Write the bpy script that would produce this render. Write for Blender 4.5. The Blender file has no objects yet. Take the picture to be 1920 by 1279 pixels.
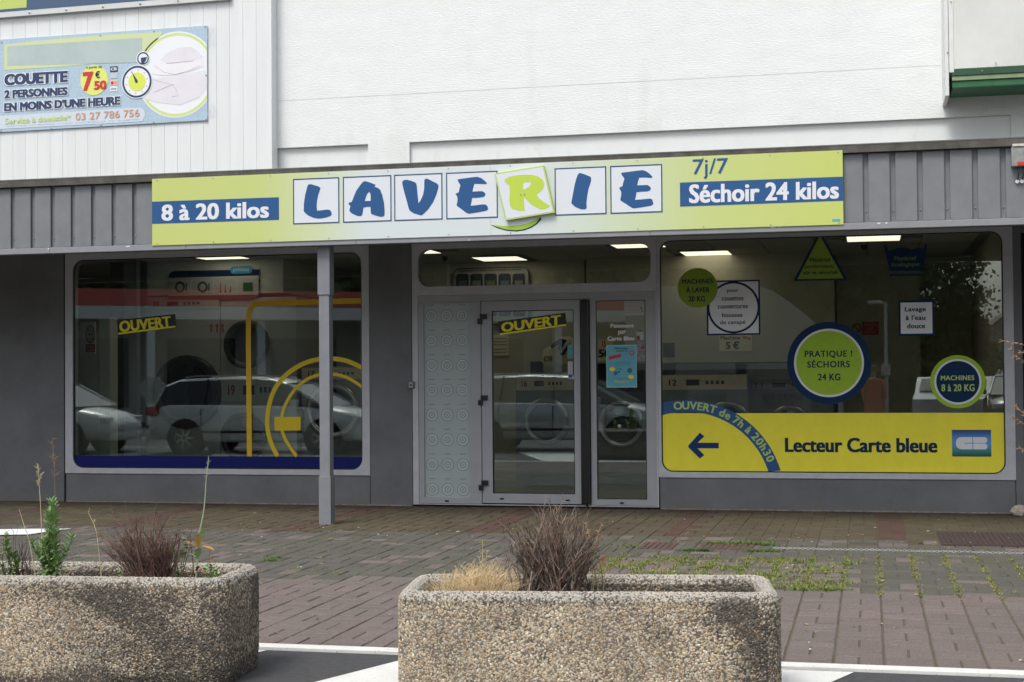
import bpy, bmesh, math, random
import numpy as np
from mathutils import Vector, Matrix
from mathutils.geometry import tessellate_polygon
random.seed(7); rng = np.random.default_rng(7)
S = bpy.context.scene
COL = S.collection
# ------------------------------------------------------------------ camera
CAM = Vector((0.0, -15.95, 1.45)); FPX = 2806.443
CR = Vector((0.97267252, 0.2320367, -0.00819381)); CU = Vector((0.01316237, -0.01987268, 0.99971587)); CF = Vector((-0.23180794, 0.97250401, 0.02238376))
cd = bpy.data.cameras.new('camera'); cam = bpy.data.objects.new('camera', cd); COL.objects.link(cam); S.camera = cam
cd.sensor_width = 36; cd.lens = FPX/1920*36; cd.clip_end = 2000; cd.clip_start = .05
M = Matrix.Identity(4)
for i in range(3):
    M[i][0] = CR[i]; M[i][1] = CU[i]; M[i][2] = -CF[i]; M[i][3] = CAM[i]
cam.matrix_world = M
# ------------------------------------------------------------------ sky, sun, exposure
SUN_EL, SUN_AZ = math.radians(58), math.radians(200)      # azimuth clockwise from +Y
w = bpy.data.worlds.new('World'); S.world = w; w.use_nodes = True
nt = w.node_tree; bgn = nt.nodes['Background']
sk = nt.nodes.new('ShaderNodeTexSky'); sk.sky_type = 'NISHITA'; sk.sun_disc = False
sk.sun_elevation = SUN_EL; sk.sun_rotation = SUN_AZ; sk.dust_density = 4.0; sk.air_density = 1.0; sk.ozone_density = 1.0
bw = nt.nodes.new('ShaderNodeRGBToBW'); mx = nt.nodes.new('ShaderNodeMix'); mx.data_type = 'RGBA'; mx.inputs[0].default_value = .66
nt.links.new(sk.outputs[0], bw.inputs[0]); nt.links.new(sk.outputs[0], mx.inputs[6]); nt.links.new(bw.outputs[0], mx.inputs[7])
nt.links.new(mx.outputs[2], bgn.inputs[0]); bgn.inputs[1].default_value = 0.138
sl = bpy.data.lights.new('sun', 'SUN'); sl.energy = 1.1; sl.angle = math.radians(18); sl.color = (1, .975, .93)
so = bpy.data.objects.new('sun', sl); COL.objects.link(so)
sd = Vector((math.sin(SUN_AZ)*math.cos(SUN_EL), math.cos(SUN_AZ)*math.cos(SUN_EL), math.sin(SUN_EL)))
so.rotation_euler = sd.to_track_quat('Z', 'Y').to_euler(); so.location = sd*30
S.view_settings.view_transform = 'Standard'; S.view_settings.look = 'None'; S.view_settings.gamma = 1; S.view_settings.exposure = 0.66
S.view_settings.use_curve_mapping = False
S.cycles.transparent_max_bounces = 16; S.cycles.max_bounces = 8

# ------------------------------------------------------------------ measuring helpers: where a sight line meets a real plane
def ray(x, y): return CF*FPX + CR*(x-960) + CU*(639.5-y)
def at(x, y, Y=0.0):
    d = ray(x, y); t = (Y-CAM.y)/d.y; return CAM + d*t
def gnd(x, y, z=0.0):
    d = ray(x, y); t = (z-CAM.z)/d.z; return CAM + d*t
def proj(p):
    v = Vector(p)-CAM; z = v.dot(CF); return 960+FPX*v.dot(CR)/z, 639.5-FPX*v.dot(CU)/z, z

# ------------------------------------------------------------------ materials
def sr(r, g, b):
    f = lambda c: (c/255/12.92) if c/255 <= .04045 else ((c/255+.055)/1.055)**2.4
    return (f(r), f(g), f(b))
MATS = {}
def mat(name, col, rough=.6, var=0.0, scale=8.0, bump=0.0, bscale=60.0, metal=0.0, spec=.5, emit=0.0, stretch=None, coat=0.0, objrand=0.0):
    if name in MATS: return MATS[name]
    m = bpy.data.materials.new(name); m.use_nodes = True; n = m.node_tree; b = n.nodes['Principled BSDF']
    b.inputs['Base Color'].default_value = (*col, 1); b.inputs['Roughness'].default_value = rough; b.inputs['Metallic'].default_value = metal
    b.inputs['Specular IOR Level'].default_value = spec; b.inputs['Coat Weight'].default_value = coat
    if emit: b.inputs['Emission Color'].default_value = (*col, 1); b.inputs['Emission Strength'].default_value = emit
    tc = n.nodes.new('ShaderNodeTexCoord'); vec = tc.outputs['Object']
    if stretch:
        mp = n.nodes.new('ShaderNodeMapping'); mp.inputs['Scale'].default_value = stretch; n.links.new(vec, mp.inputs[0]); vec = mp.outputs[0]
    if var or objrand:
        no = n.nodes.new('ShaderNodeTexNoise'); no.inputs['Scale'].default_value = scale; no.inputs['Detail'].default_value = 6; no.inputs['Roughness'].default_value = .65
        n.links.new(vec, no.inputs[0])
        cr = n.nodes.new('ShaderNodeMapRange'); cr.inputs[1].default_value = .3; cr.inputs[2].default_value = .7
        cr.inputs[3].default_value = 1-var; cr.inputs[4].default_value = 1+var; n.links.new(no.outputs[0], cr.inputs[0]); out = cr.outputs[0]
        if objrand:
            oi = n.nodes.new('ShaderNodeObjectInfo'); r2 = n.nodes.new('ShaderNodeMapRange'); r2.inputs[3].default_value = 1-objrand; r2.inputs[4].default_value = 1+objrand
            n.links.new(oi.outputs['Random'], r2.inputs[0]); mu = n.nodes.new('ShaderNodeMath'); mu.operation = 'MULTIPLY'
            n.links.new(out, mu.inputs[0]); n.links.new(r2.outputs[0], mu.inputs[1]); out = mu.outputs[0]
        vm = n.nodes.new('ShaderNodeVectorMath'); vm.operation = 'SCALE'; vm.inputs[0].default_value = col; n.links.new(out, vm.inputs['Scale']); n.links.new(vm.outputs[0], b.inputs['Base Color'])
    if bump:
        n2 = n.nodes.new('ShaderNodeTexNoise'); n2.inputs['Scale'].default_value = bscale; n2.inputs['Detail'].default_value = 4; n.links.new(vec, n2.inputs[0])
        bp = n.nodes.new('ShaderNodeBump'); bp.inputs['Strength'].default_value = bump; bp.inputs['Distance'].default_value = .01
        n.links.new(n2.outputs[0], bp.inputs['Height']); n.links.new(bp.outputs[0], b.inputs['Normal'])
    MATS[name] = m; return m
def glass_mat(name, refl, tint):
    m = bpy.data.materials.new(name); m.use_nodes = True; n = m.node_tree; n.nodes.clear()
    o = n.nodes.new('ShaderNodeOutputMaterial'); t = n.nodes.new('ShaderNodeBsdfTransparent'); g = n.nodes.new('ShaderNodeBsdfGlossy'); x = n.nodes.new('ShaderNodeMixShader')
    t.inputs[0].default_value = (*tint, 1); g.inputs['Roughness'].default_value = 0.0; g.inputs[0].default_value = (.93, 1, .98, 1)
    f = n.nodes.new('ShaderNodeFresnel'); f.inputs[0].default_value = 1.5; a = n.nodes.new('ShaderNodeMath'); a.operation = 'ADD'; a.inputs[1].default_value = refl-.04
    n.links.new(f.outputs[0], a.inputs[0]); n.links.new(a.outputs[0], x.inputs[0]); n.links.new(t.outputs[0], x.inputs[1]); n.links.new(g.outputs[0], x.inputs[2]); n.links.new(x.outputs[0], o.inputs[0])
    MATS[name] = m; return m
def attr_mat(name, rough=.7, mul=None, bump=0.0, bscale=200):
    m = mat(name, (.5, .5, .5), rough, bump=bump, bscale=bscale, spec=.35); n = m.node_tree; a = n.nodes.new('ShaderNodeAttribute'); a.attribute_name = 'Col'
    n.links.new(a.outputs[0], n.nodes['Principled BSDF'].inputs['Base Color']); return m

# ------------------------------------------------------------------ object helpers
WL = {}
def tag(o, label=None, cat=None, group=None, kind=None):
    if label: o['label'] = label
    if cat: o['category'] = cat
    if group: o['group'] = group
    if kind: o['kind'] = kind
    return o
def thing(name, label, cat, loc=(0, 0, 0), rz=0.0, group=None):
    o = bpy.data.objects.new(name, None); COL.objects.link(o); o.empty_display_size = .1
    o.location = loc; o.rotation_euler = (0, 0, rz); WL[o] = Vector(loc); return tag(o, label, cat, group)
def put(name, me, m=None, parent=None, local=False, label=None, kind=None, smooth=False):
    if m is not None and not me.materials: me.materials.append(m)
    o = bpy.data.objects.new(name, me); COL.objects.link(o); WL[o] = Vector((0, 0, 0))
    if parent is not None:
        o.parent = parent
        if not local: o.location = -WL[parent]
    if smooth: me.shade_smooth()
    if label: o['label'] = label
    if kind: o['kind'] = kind
    return o
def struct(name, me, m, parent=None): o = put(name, me, m, parent); o['kind'] = 'structure'; return o
class MB:
    def __init__(s): s.v = []; s.f = []; s.mi = []; s.cur = 0
    def add(s, vs, fs):
        k = len(s.v); s.v += [tuple(p) for p in vs]; s.f += [tuple(i+k for i in f) for f in fs]; s.mi += [s.cur]*len(fs); return s
    def box(s, x0, x1, y0, y1, z0, z1, c=0.0):
        if x0 > x1: x0, x1 = x1, x0
        if z0 > z1: z0, z1 = z1, z0
        if y0 > y1: y0, y1 = y1, y0
        if c <= 0:
            return s.add([(x0,y0,z0),(x1,y0,z0),(x1,y1,z0),(x0,y1,z0),(x0,y0,z1),(x1,y0,z1),(x1,y1,z1),(x0,y1,z1)],
                         [(0,3,2,1),(4,5,6,7),(0,1,5,4),(1,2,6,5),(2,3,7,6),(3,0,4,7)])
        bm = bmesh.new(); bmesh.ops.create_cube(bm, size=1)
        for v in bm.verts: v.co = Vector(((x0+x1)/2+v.co.x*(x1-x0), (y0+y1)/2+v.co.y*(y1-y0), (z0+z1)/2+v.co.z*(z1-z0)))
        bmesh.ops.bevel(bm, geom=bm.edges[:], offset=c, segments=2, affect='EDGES', profile=.6)
        bm.verts.index_update(); s.add([v.co for v in bm.verts], [[v.index for v in f.verts] for f in bm.faces]); bm.free(); return s
    def tube(s, pts, rads, n=8, cap=True):
        pts = [Vector(p) for p in pts]
        if not hasattr(rads, '__len__'): rads = [rads]*len(pts)
        vs = []; fs = []
        for i, p in enumerate(pts):
            d = (pts[min(i+1, len(pts)-1)]-pts[max(i-1, 0)]).normalized(); a = d.orthogonal().normalized() if abs(d.z) > .9 else d.cross(Vector((0, 0, 1))).normalized(); b = d.cross(a)
            for k in range(n):
                t = 2*math.pi*k/n; vs.append(p+(a*math.cos(t)+b*math.sin(t))*rads[i])
        for i in range(len(pts)-1):
            for k in range(n): fs.append((i*n+k, i*n+(k+1) % n, (i+1)*n+(k+1) % n, (i+1)*n+k))
        if cap: fs.append(tuple(range(n))[::-1]); fs.append(tuple((len(pts)-1)*n+k for k in range(n)))
        return s.add(vs, fs)
    def lathe(s, c, prof, axis='y', n=32, caps=True):   # prof: (radius, offset along axis)
        vs = []; fs = []; c = Vector(c)
        for r, h in prof:
            for k in range(n):
                t = 2*math.pi*k/n; a, b = r*math.cos(t), r*math.sin(t)
                vs.append(c+Vector({'y': (a, h, b), 'z': (a, b, h), 'x': (h, a, b)}[axis]))
        for i in range(len(prof)-1):
            for k in range(n): fs.append((i*n+k, i*n+(k+1) % n, (i+1)*n+(k+1) % n, (i+1)*n+k))
        if caps: fs.append(tuple(range(n))); fs.append(tuple((len(prof)-1)*n+k for k in range(n)))
        return s.add(vs, fs)
    def ring(s, cx, cz, y, r0, r1, n=48):                # flat printed ring facing -Y
        vs = []; fs = []
        for k in range(n):
            t = 2*math.pi*k/n; vs += [(cx+r0*math.cos(t), y, cz+r0*math.sin(t)), (cx+r1*math.cos(t), y, cz+r1*math.sin(t))]
        for k in range(n): j = (k+1) % n; fs.append((2*k, 2*k+1, 2*j+1, 2*j))
        return s.add(vs, fs)
    def disc(s, cx, cz, y, r, n=48, rz=None):
        return s.add([(cx+r*math.cos(2*math.pi*k/n), y, cz+(rz or r)*math.sin(2*math.pi*k/n)) for k in range(n)], [tuple(range(n))])
    def flat(s, loops, y):                                # print polygon(s) in the X-Z plane, later loops are holes
        ls = [[Vector((p[0], p[1], 0)) for p in l] for l in loops]; tri = tessellate_polygon(ls); vs = [(p.x, y, p.y) for l in ls for p in l]
        return s.add(vs, [tuple(t) for t in tri])
    def plate(s, loops, y0, y1):                          # solid plate with holes between two depths
        ls = [[Vector((p[0], p[1], 0)) for p in l] for l in loops]; tri = tessellate_polygon(ls); fl = [p for l in ls for p in l]; n = len(fl)
        vs = [(p.x, y0, p.y) for p in fl]+[(p.x, y1, p.y) for p in fl]; fs = [tuple(t) for t in tri]+[tuple(i+n for i in t)[::-1] for t in tri]; k = 0
        for l in ls:
            m = len(l)
            for i in range(m): a, b = k+i, k+(i+1) % m; fs.append((a, b, b+n, a+n))
            k += m
        return s.add(vs, fs)
    def stroke(s, pts, wd, y):
        P = [Vector((p[0], p[1])) for p in pts]; L = []; R = []
        for i, p in enumerate(P):
            d = (P[min(i+1, len(P)-1)]-P[max(i-1, 0)]).normalized(); nn = Vector((-d.y, d.x))*wd/2; L.append(p+nn); R.append(p-nn)
        vs = [(a.x, y, a.y) for a in L]+[(a.x, y, a.y) for a in R]; m = len(P)
        return s.add(vs, [(i, i+1, m+i+1, m+i) for i in range(m-1)])
    def mesh(s, name='m', mats=()):
        me = bpy.data.meshes.new(name); me.from_pydata(s.v, [], s.f)
        for m in mats: me.materials.append(m)
        if mats and len(mats) > 1: me.polygons.foreach_set('material_index', s.mi)
        bm = bmesh.new(); bm.from_mesh(me); bmesh.ops.recalc_face_normals(bm, faces=bm.faces[:]); bm.to_mesh(me); bm.free()
        return me
def bez(pts, n=8):     # Catmull-Rom through points (2D or 3D)
    P = [Vector(p) for p in pts]; out = []
    for i in range(len(P)-1):
        a, b, c, d = P[max(i-1, 0)], P[i], P[i+1], P[min(i+2, len(P)-1)]
        for k in range(n):
            t = k/n; out.append(.5*((2*b)+(c-a)*t+(2*a-5*b+4*c-d)*t*t+(3*b-a-3*c+d)*t**3))
    return out+[P[-1]]
def closed(pts, n=3):
    P = [Vector(p) for p in pts]; N = len(P); out = []
    for i in range(N):
        a, b, c, d = P[i-1], P[i], P[(i+1) % N], P[(i+2) % N]
        for k in range(n):
            t = k/n; out.append(.5*((2*b)+(c-a)*t+(2*a-5*b+4*c-d)*t*t+(3*b-a-3*c+d)*t**3))
    return out
def rrect(x0, x1, z0, z1, r, n=6, corners=(1, 1, 1, 1)):      # corners: BL BR TR TL
    out = []
    for (cx, cz, a0, on, px, pz) in ((x0+r, z0+r, 180, corners[0], x0, z0), (x1-r, z0+r, 270, corners[1], x1, z0), (x1-r, z1-r, 0, corners[2], x1, z1), (x0+r, z1-r, 90, corners[3], x0, z1)):
        if on: out += [(cx+r*math.cos(math.radians(a0+90*k/n)), cz+r*math.sin(math.radians(a0+90*k/n))) for k in range(n+1)]
        else: out.append((px, pz))
    return out
TXT = {}
def glyphs(s, bold=0.0, spacing=1.0):
    if bold > 0:      # thicker strokes: slightly shifted copies, each a hair in front of the last
        v, f = glyphs(s, 0.0, spacing); V = []; F = []; n = len(v)
        for k, (a, b) in enumerate(((-1, -.6), (1, .6), (-1, .6), (1, -.6), (0, 0))):
            w_ = v.copy(); w_[:, 0] += a*bold*1.55; w_[:, 1] += b*bold*1.3; w_[:, 2] = k*.00006; V.append(w_); F += [tuple(i+k*n for i in g) for g in f]
        return np.concatenate(V), F
    key = (s, bold, spacing)
    if key in TXT: return TXT[key]
    c = bpy.data.curves.new('t', 'FONT'); c.body = s; c.size = 1; c.offset = bold; c.space_character = spacing; c.space_line = 1; c.resolution_u = 3
    o = bpy.data.objects.new('t', c); COL.objects.link(o); bpy.context.view_layer.update()
    me = bpy.data.meshes.new_from_object(o.evaluated_get(bpy.context.evaluated_depsgraph_get()))
    v = np.array([x.co[:] for x in me.vertices]) if len(me.vertices) else np.zeros((1, 3)); f = [tuple(p.vertices) for p in me.polygons]
    bpy.data.objects.remove(o); bpy.data.curves.remove(c); bpy.data.meshes.remove(me)
    TXT[key] = (v, f); return v, f
def tquad(mb, s, LL, LR, UR, UL, y, bold=.012, spacing=1.0, base=None):
    """text mapped on the quad (plane coordinates); its ink box fills the quad"""
    v, f = glyphs(s, bold, spacing); lo = v.min(0); hi = v.max(0); out = []
    LL, LR, UR, UL = map(Vector, (LL, LR, UR, UL))
    for p in v:
        a = (p[0]-lo[0])/max(hi[0]-lo[0], 1e-6); b = (p[1]-lo[1])/max(hi[1]-lo[1], 1e-6)
        q = LL*(1-a)*(1-b)+LR*a*(1-b)+UR*a*b+UL*(1-a)*b; out.append((q.x, y-p[2], q.y))
    mb.add(out, f); return mb
def tbox(mb, s, x0, z0, x1, z1, y, **k): return tquad(mb, s, (x0, z0), (x1, z0), (x1, z1), (x0, z1), y, **k)
def tpx(mb, s, x0, y0, x1, y1, Y, **k):      # ink box from its lower-left and upper-right picture points on the plane Y
    a, b = at(x0, y0, Y), at(x1, y1, Y); return tbox(mb, s, a.x, a.z, b.x, b.z, Y, **k)
def XZ(x, y, Y): p = at(x, y, Y); return (p.x, p.z)
def P2(pts, Y, ox=0, oy=0, sc=1.0): return [XZ(ox+x/sc, oy+y/sc, Y) for x, y in pts]
bx = lambda *a, **k: MB().box(*a, **k).mesh()

# ------------------------------------------------------------------ materials used widely
NAVY = mat('navy_print', (.007, .030, .090), .6, spec=.15, var=.06, scale=30); BLUE = mat('blue_print', (.010, .082, .24), .5, var=.05, scale=30)
DNAVY = mat('dark_navy_print', (.004, .009, .115), .5, spec=.2); WHITE = mat('white_print', (.72, .74, .78), .45, var=.02)
LIME = mat('lime_print', (.32, .52, .02), .6, var=.05, scale=20); LIMEL = mat('pale_lime_print', (.50, .62, .10), .45, var=.04); YEL = mat('yellow_film', (.88, .79, .04), .5, var=.05, scale=6)
GOLD = mat('gold_film', (.66, .42, .01), .4); BLACK = mat('black_plastic', (.012, .012, .013), .35); INK = mat('black_ink', (.02, .02, .02), .5); REDP = mat('red_print', (.55, .03, .03), .45)
DTEXT = mat('dark_green_blue_ink', (.008, .035, .065), .6, spec=.15)
GREYW = mat('grey_wall_paint', (.150, .157, .168), .75, var=.2, scale=1.6, bump=.35, bscale=120)
GREYM = mat('grey_sheet_paint', (.185, .198, .21), .5, var=.10, scale=5, bump=.08, bscale=30)
GREYD = mat('groove_grey_paint', (.17, .18, .19), .6, var=.12, scale=5)
LGREY = mat('light_grey_frame_paint', (.49, .51, .545), .6, var=.07, scale=8, bump=.25, bscale=90)
ALU = mat('grey_aluminium_frame', (.36, .375, .40), .4, var=.05, scale=6)
STUC = mat('white_stucco', (.775, .805, .80), .8, var=.035, scale=2.5, bump=.42, bscale=26, stretch=(1, 1, 2.6))
SMOOTHW = mat('smooth_white_paint', (.745, .775, .77), .7, var=.03, scale=4, bump=.1)
CLAD = mat('white_cladding', (.735, .765, .765), .5, var=.03, scale=3, stretch=(3, 3, .4), objrand=.02)
RUST = mat('weathered_cap', (.085, .08, .068), .8, var=.4, scale=7, bump=.3)
METAL = mat('dull_metal', (.35, .35, .36), .4, metal=.7)
DARK = mat('dark_void', (.015, .015, .016), .8)


def grime(m, col, zlo, zhi, amt, sc, stretch):
    n = m.node_tree; b = n.nodes['Principled BSDF']; src = b.inputs['Base Color'].links[0].from_socket
    g = n.nodes.new('ShaderNodeNewGeometry'); sp_ = n.nodes.new('ShaderNodeSeparateXYZ'); n.links.new(g.outputs['Position'], sp_.inputs[0])
    mp = n.nodes.new('ShaderNodeMapping'); mp.inputs['Scale'].default_value = stretch; n.links.new(g.outputs['Position'], mp.inputs[0])
    no = n.nodes.new('ShaderNodeTexNoise'); no.inputs['Scale'].default_value = sc; no.inputs['Detail'].default_value = 7; no.inputs['Roughness'].default_value = .7; n.links.new(mp.outputs[0], no.inputs[0])
    h = n.nodes.new('ShaderNodeMapRange'); h.inputs[1].default_value = zlo; h.inputs[2].default_value = zhi; h.inputs[3].default_value = .16; h.inputs[4].default_value = -.05; n.links.new(sp_.outputs[2], h.inputs[0])
    ad = n.nodes.new('ShaderNodeMath'); n.links.new(no.outputs[0], ad.inputs[0]); n.links.new(h.outputs[0], ad.inputs[1])
    t_ = n.nodes.new('ShaderNodeMapRange'); t_.inputs[1].default_value = .52; t_.inputs[2].default_value = .72; t_.inputs[4].default_value = amt; n.links.new(ad.outputs[0], t_.inputs[0])
    mx_ = n.nodes.new('ShaderNodeMix'); mx_.data_type = 'RGBA'; mx_.inputs[7].default_value = (*col, 1); n.links.new(t_.outputs[0], mx_.inputs[0]); n.links.new(src, mx_.inputs[6]); n.links.new(mx_.outputs[2], b.inputs['Base Color'])
grime(GREYW, (.16, .145, .12), .0, .22, .45, 5, (1, 1, 1.6))
grime(STUC, (.52, .53, .49), 4.0, 4.25, .22, 1.1, (2.2, 1, .35))
grime(CLAD, (.50, .51, .47), 3.45, 3.7, .22, 1.6, (3, 1, .3))
grime(SMOOTHW, (.45, .45, .40), 3.46, 3.62, .35, 2.2, (2, 1, .8))
grime(GREYM, (.12, .12, .115), 2.78, 2.85, .3, 3, (4, 1, .5))
grime(LGREY, (.26, .26, .24), .0, .5, .35, 4, (1, 1, 1.3))
# ================================================================== THE GROUND
BASE = mat('joint_sand_and_moss', (.06, .055, .04), .95, var=.4, scale=9, bump=.6)
n = BASE.node_tree; b = n.nodes['Principled BSDF']; no = n.nodes.new('ShaderNodeTexNoise'); no.inputs['Scale'].default_value = 2.2; no.inputs['Detail'].default_value = 5
tc = n.nodes.new('ShaderNodeTexCoord'); n.links.new(tc.outputs['Object'], no.inputs[0]); cr = n.nodes.new('ShaderNodeValToRGB')
cr.color_ramp.elements[0].position = .45; cr.color_ramp.elements[0].color = (.100, .084, .066, 1); cr.color_ramp.elements[1].position = .72; cr.color_ramp.elements[1].color = (.085, .085, .03, 1)
n.links.new(no.outputs[0], cr.inputs[0]); n.links.new(cr.outputs[0], b.inputs['Base Color'])
ASPH = mat('asphalt', (.062, .063, .066), .85, var=.25, scale=25, bump=.7, bscale=220)
struct('ground', bx(-150, 150, -150, 60, -.5, -.06), mat('far_ground', (.07, .07, .068), .9, var=.2, scale=.5))
struct('road', bx(-80, 60, -90, -8.49, -.058, -.002), ASPH)
PAINT = mat('worn_white_road_paint', (.68, .68, .65), .8, var=.08, scale=6, bump=.4, bscale=150)
n = PAINT.node_tree; b = n.nodes['Principled BSDF']; src = b.inputs['Base Color'].links[0].from_socket
no = n.nodes.new('ShaderNodeTexNoise'); no.inputs['Scale'].default_value = 45; no.inputs['Detail'].default_value = 8; no.inputs['Roughness'].default_value = .8
tc = n.nodes.new('ShaderNodeTexCoord'); n.links.new(tc.outputs['Object'], no.inputs[0]); cr = n.nodes.new('ShaderNodeValToRGB'); cr.color_ramp.elements[0].position = .36; cr.color_ramp.elements[1].position = .40
mx2 = n.nodes.new('ShaderNodeMix'); mx2.data_type = 'RGBA'; mx2.inputs[6].default_value = (.12, .12, .115, 1); n.links.new(no.outputs[0], cr.inputs[0]); n.links.new(cr.outputs[0], mx2.inputs[0]); n.links.new(src, mx2.inputs[7]); n.links.new(mx2.outputs[2], b.inputs['Base Color'])
struct('white_kerb_strip', MB().box(-24, 4.2, -8.44, -8.335, -.05, .006, c=.004).mesh(), PAINT)
mk = MB()
for xr in (-3.12-6.06, -3.12-3.03, -3.12, -.09, 2.91):
    k = .39; y0, y1 = -8.515, -11.4; L = 2.2
    mk.add([(xr-L, y0, .002), (xr, y0, .002), (xr+k*(y1-y0), y1, .002), (xr-L+k*(y1-y0), y1, .002)], [(0, 1, 2, 3)])
struct('road_hatch_marking', mk.mesh(), PAINT)
mk = MB()
for X in (-19.5, -17, -14.3, -8.0, -3.0): mk.add([(X, -12.6, .002), (X+.1, -12.6, .002), (X+.1, -17, .002), (X, -17, .002)], [(0, 1, 2, 3)])
mk.add([(-24, -12.6, .002), (4, -12.6, .002), (4, -12.7, .002), (-24, -12.7, .002)], [(0, 3, 2, 1)])
struct('parking_line_marking', mk.mesh(), PAINT)

# pavers, 12 x 24 cm in basket weave
PAVM = []
def pav_mat(name, c0, c1, dirt):
    m = mat(name, c0, .85, bump=.5, bscale=160, spec=.3); n = m.node_tree; b = n.nodes['Principled BSDF']
    a = n.nodes.new('ShaderNodeAttribute'); a.attribute_name = 'tone'; oi = n.nodes.new('ShaderNodeObjectInfo'); ad = n.nodes.new('ShaderNodeMath'); ad.operation = 'ADD'
    fr = n.nodes.new('ShaderNodeMath'); fr.operation = 'FRACT'; n.links.new(a.outputs['Fac'], ad.inputs[0]); n.links.new(oi.outputs['Random'], ad.inputs[1]); n.links.new(ad.outputs[0], fr.inputs[0])
    m1 = n.nodes.new('ShaderNodeMix'); m1.data_type = 'RGBA'; m1.inputs[6].default_value = (*c0, 1); m1.inputs[7].default_value = (*c1, 1); n.links.new(fr.outputs[0], m1.inputs[0])
    ge = n.nodes.new('ShaderNodeNewGeometry'); no = n.nodes.new('ShaderNodeTexNoise'); no.inputs['Scale'].default_value = 1.1; no.inputs['Detail'].default_value = 9; no.inputs['Roughness'].default_value = .72
    n.links.new(ge.outputs['Position'], no.inputs[0]); mr = n.nodes.new('ShaderNodeMapRange'); mr.inputs[1].default_value = .42; mr.inputs[2].default_value = .66; mr.inputs[4].default_value = .75
    n.links.new(no.outputs[0], mr.inputs[0]); m2 = n.nodes.new('ShaderNodeMix'); m2.data_type = 'RGBA'; m2.inputs[7].default_value = (*dirt, 1)
    n.links.new(mr.outputs[0], m2.inputs[0]); n.links.new(m1.outputs[2], m2.inputs[6])
    n3 = n.nodes.new('ShaderNodeTexNoise'); n3.inputs['Scale'].default_value = 70; n3.inputs['Detail'].default_value = 4; n.links.new(ge.outputs['Position'], n3.inputs[0])
    r3 = n.nodes.new('ShaderNodeMapRange'); r3.inputs[1].default_value = .3; r3.inputs[2].default_value = .7; r3.inputs[3].default_value = .72; r3.inputs[4].default_value = 1.25; n.links.new(n3.outputs[0], r3.inputs[0])
    sc = n.nodes.new('ShaderNodeVectorMath'); sc.operation = 'SCALE'; n.links.new(m2.outputs[2], sc.inputs[0]); n.links.new(r3.outputs[0], sc.inputs['Scale']); n.links.new(sc.outputs[0], b.inputs['Base Color'])
    PAVM.append(m)
pav_mat('mauve_paver', (.158, .126, .117), (.188, .152, .142), (.14, .126, .112))
pav_mat('grey_paver', (.096, .088, .079), (.118, .110, .097), (.098, .100, .070))
pav_mat('tan_paver', (.090, .074, .046), (.108, .090, .058), (.066, .056, .040))  # tan tones lowered so the colour carries part of the canopy shade
pav_mat('red_paver', (.090, .050, .042), (.105, .060, .050), (.078, .058, .043))
C = .2475; X0 = -.44
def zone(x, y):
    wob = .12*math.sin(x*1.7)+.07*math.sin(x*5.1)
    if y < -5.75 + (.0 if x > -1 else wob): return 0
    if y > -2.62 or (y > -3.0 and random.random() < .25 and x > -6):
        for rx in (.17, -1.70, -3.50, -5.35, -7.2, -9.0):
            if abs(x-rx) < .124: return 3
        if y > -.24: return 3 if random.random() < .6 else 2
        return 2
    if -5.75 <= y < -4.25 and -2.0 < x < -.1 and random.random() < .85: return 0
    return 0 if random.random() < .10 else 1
pv = []
for i in range(-46, 19):
    for j in range(0, 34):
        cx, cy = X0+(i+.5)*C, -8.333+(j+.5)*C
        if cy > .02: continue
        for k in (-1, 1):
            if (i+j) % 2: p = (cx+k*C/4, cy, 0)
            else: p = (cx, cy+k*C/4, 1)
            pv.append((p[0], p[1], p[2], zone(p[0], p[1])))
def paver_geo(o, w=.0030):
    a, bb = (C/4-.0048, C/2-.0042) if o == 0 else (C/2-.0064, C/4-.0040)
    c = .004; return [(-a, -bb, -.03), (a, -bb, -.03), (a, bb, -.03), (-a, bb, -.03), (-a, -bb, -c), (a, -bb, -c), (a, bb, -c), (-a, bb, -c), (-a+c, -bb+c, 0), (a-c, -bb+c, 0), (a-c, bb-c, 0), (-a+c, bb-c, 0)], \
        [(0, 1, 5, 4), (1, 2, 6, 5), (2, 3, 7, 6), (3, 0, 4, 7), (4, 5, 9, 8), (5, 6, 10, 9), (6, 7, 11, 10), (7, 4, 8, 11), (8, 9, 10, 11)]
def score(p):
    x, y, z = proj((p[0], p[1], 0))
    if not (0 < x < 1920 and 0 < y < 1279): return 0
    if 745 < x < 1462 and y > 1078: return 0
    if x < 486 and y > 1058: return 0
    return 1/z**3
sc = sorted(range(len(pv)), key=lambda q: -score(pv[q])); near = set(sc[:296])
pme = {}
pvt = struct('paving', bx(-23.9, 4.1, -8.30, .55, -.054, -.007), BASE)
AC = [], [], [], []
for q, (x, y, o, z) in enumerate(pv):
    jz = random.uniform(-.0025, .0015); tx, ty = random.uniform(-.012, .012), random.uniform(-.012, .012)
    if q in near:
        if (o, z) not in pme:
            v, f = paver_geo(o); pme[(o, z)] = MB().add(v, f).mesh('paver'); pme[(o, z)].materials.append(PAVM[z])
        ob = bpy.data.objects.new('paver', pme[(o, z)]); COL.objects.link(ob); ob.parent = pvt; ob.location = (x, y, jz); ob.rotation_euler = (tx, ty, random.uniform(-.006, .006))
    else:
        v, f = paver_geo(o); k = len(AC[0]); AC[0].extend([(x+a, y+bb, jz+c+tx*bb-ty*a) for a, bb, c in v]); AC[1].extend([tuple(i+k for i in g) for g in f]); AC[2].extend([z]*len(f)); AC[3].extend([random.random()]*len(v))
me = bpy.data.meshes.new('pavers'); me.from_pydata(AC[0], [], AC[1])
for m in PAVM: me.materials.append(m)
me.polygons.foreach_set('material_index', AC[2]); at_ = me.attributes.new('tone', 'FLOAT', 'POINT'); at_.data.foreach_set('value', AC[3])
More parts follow.
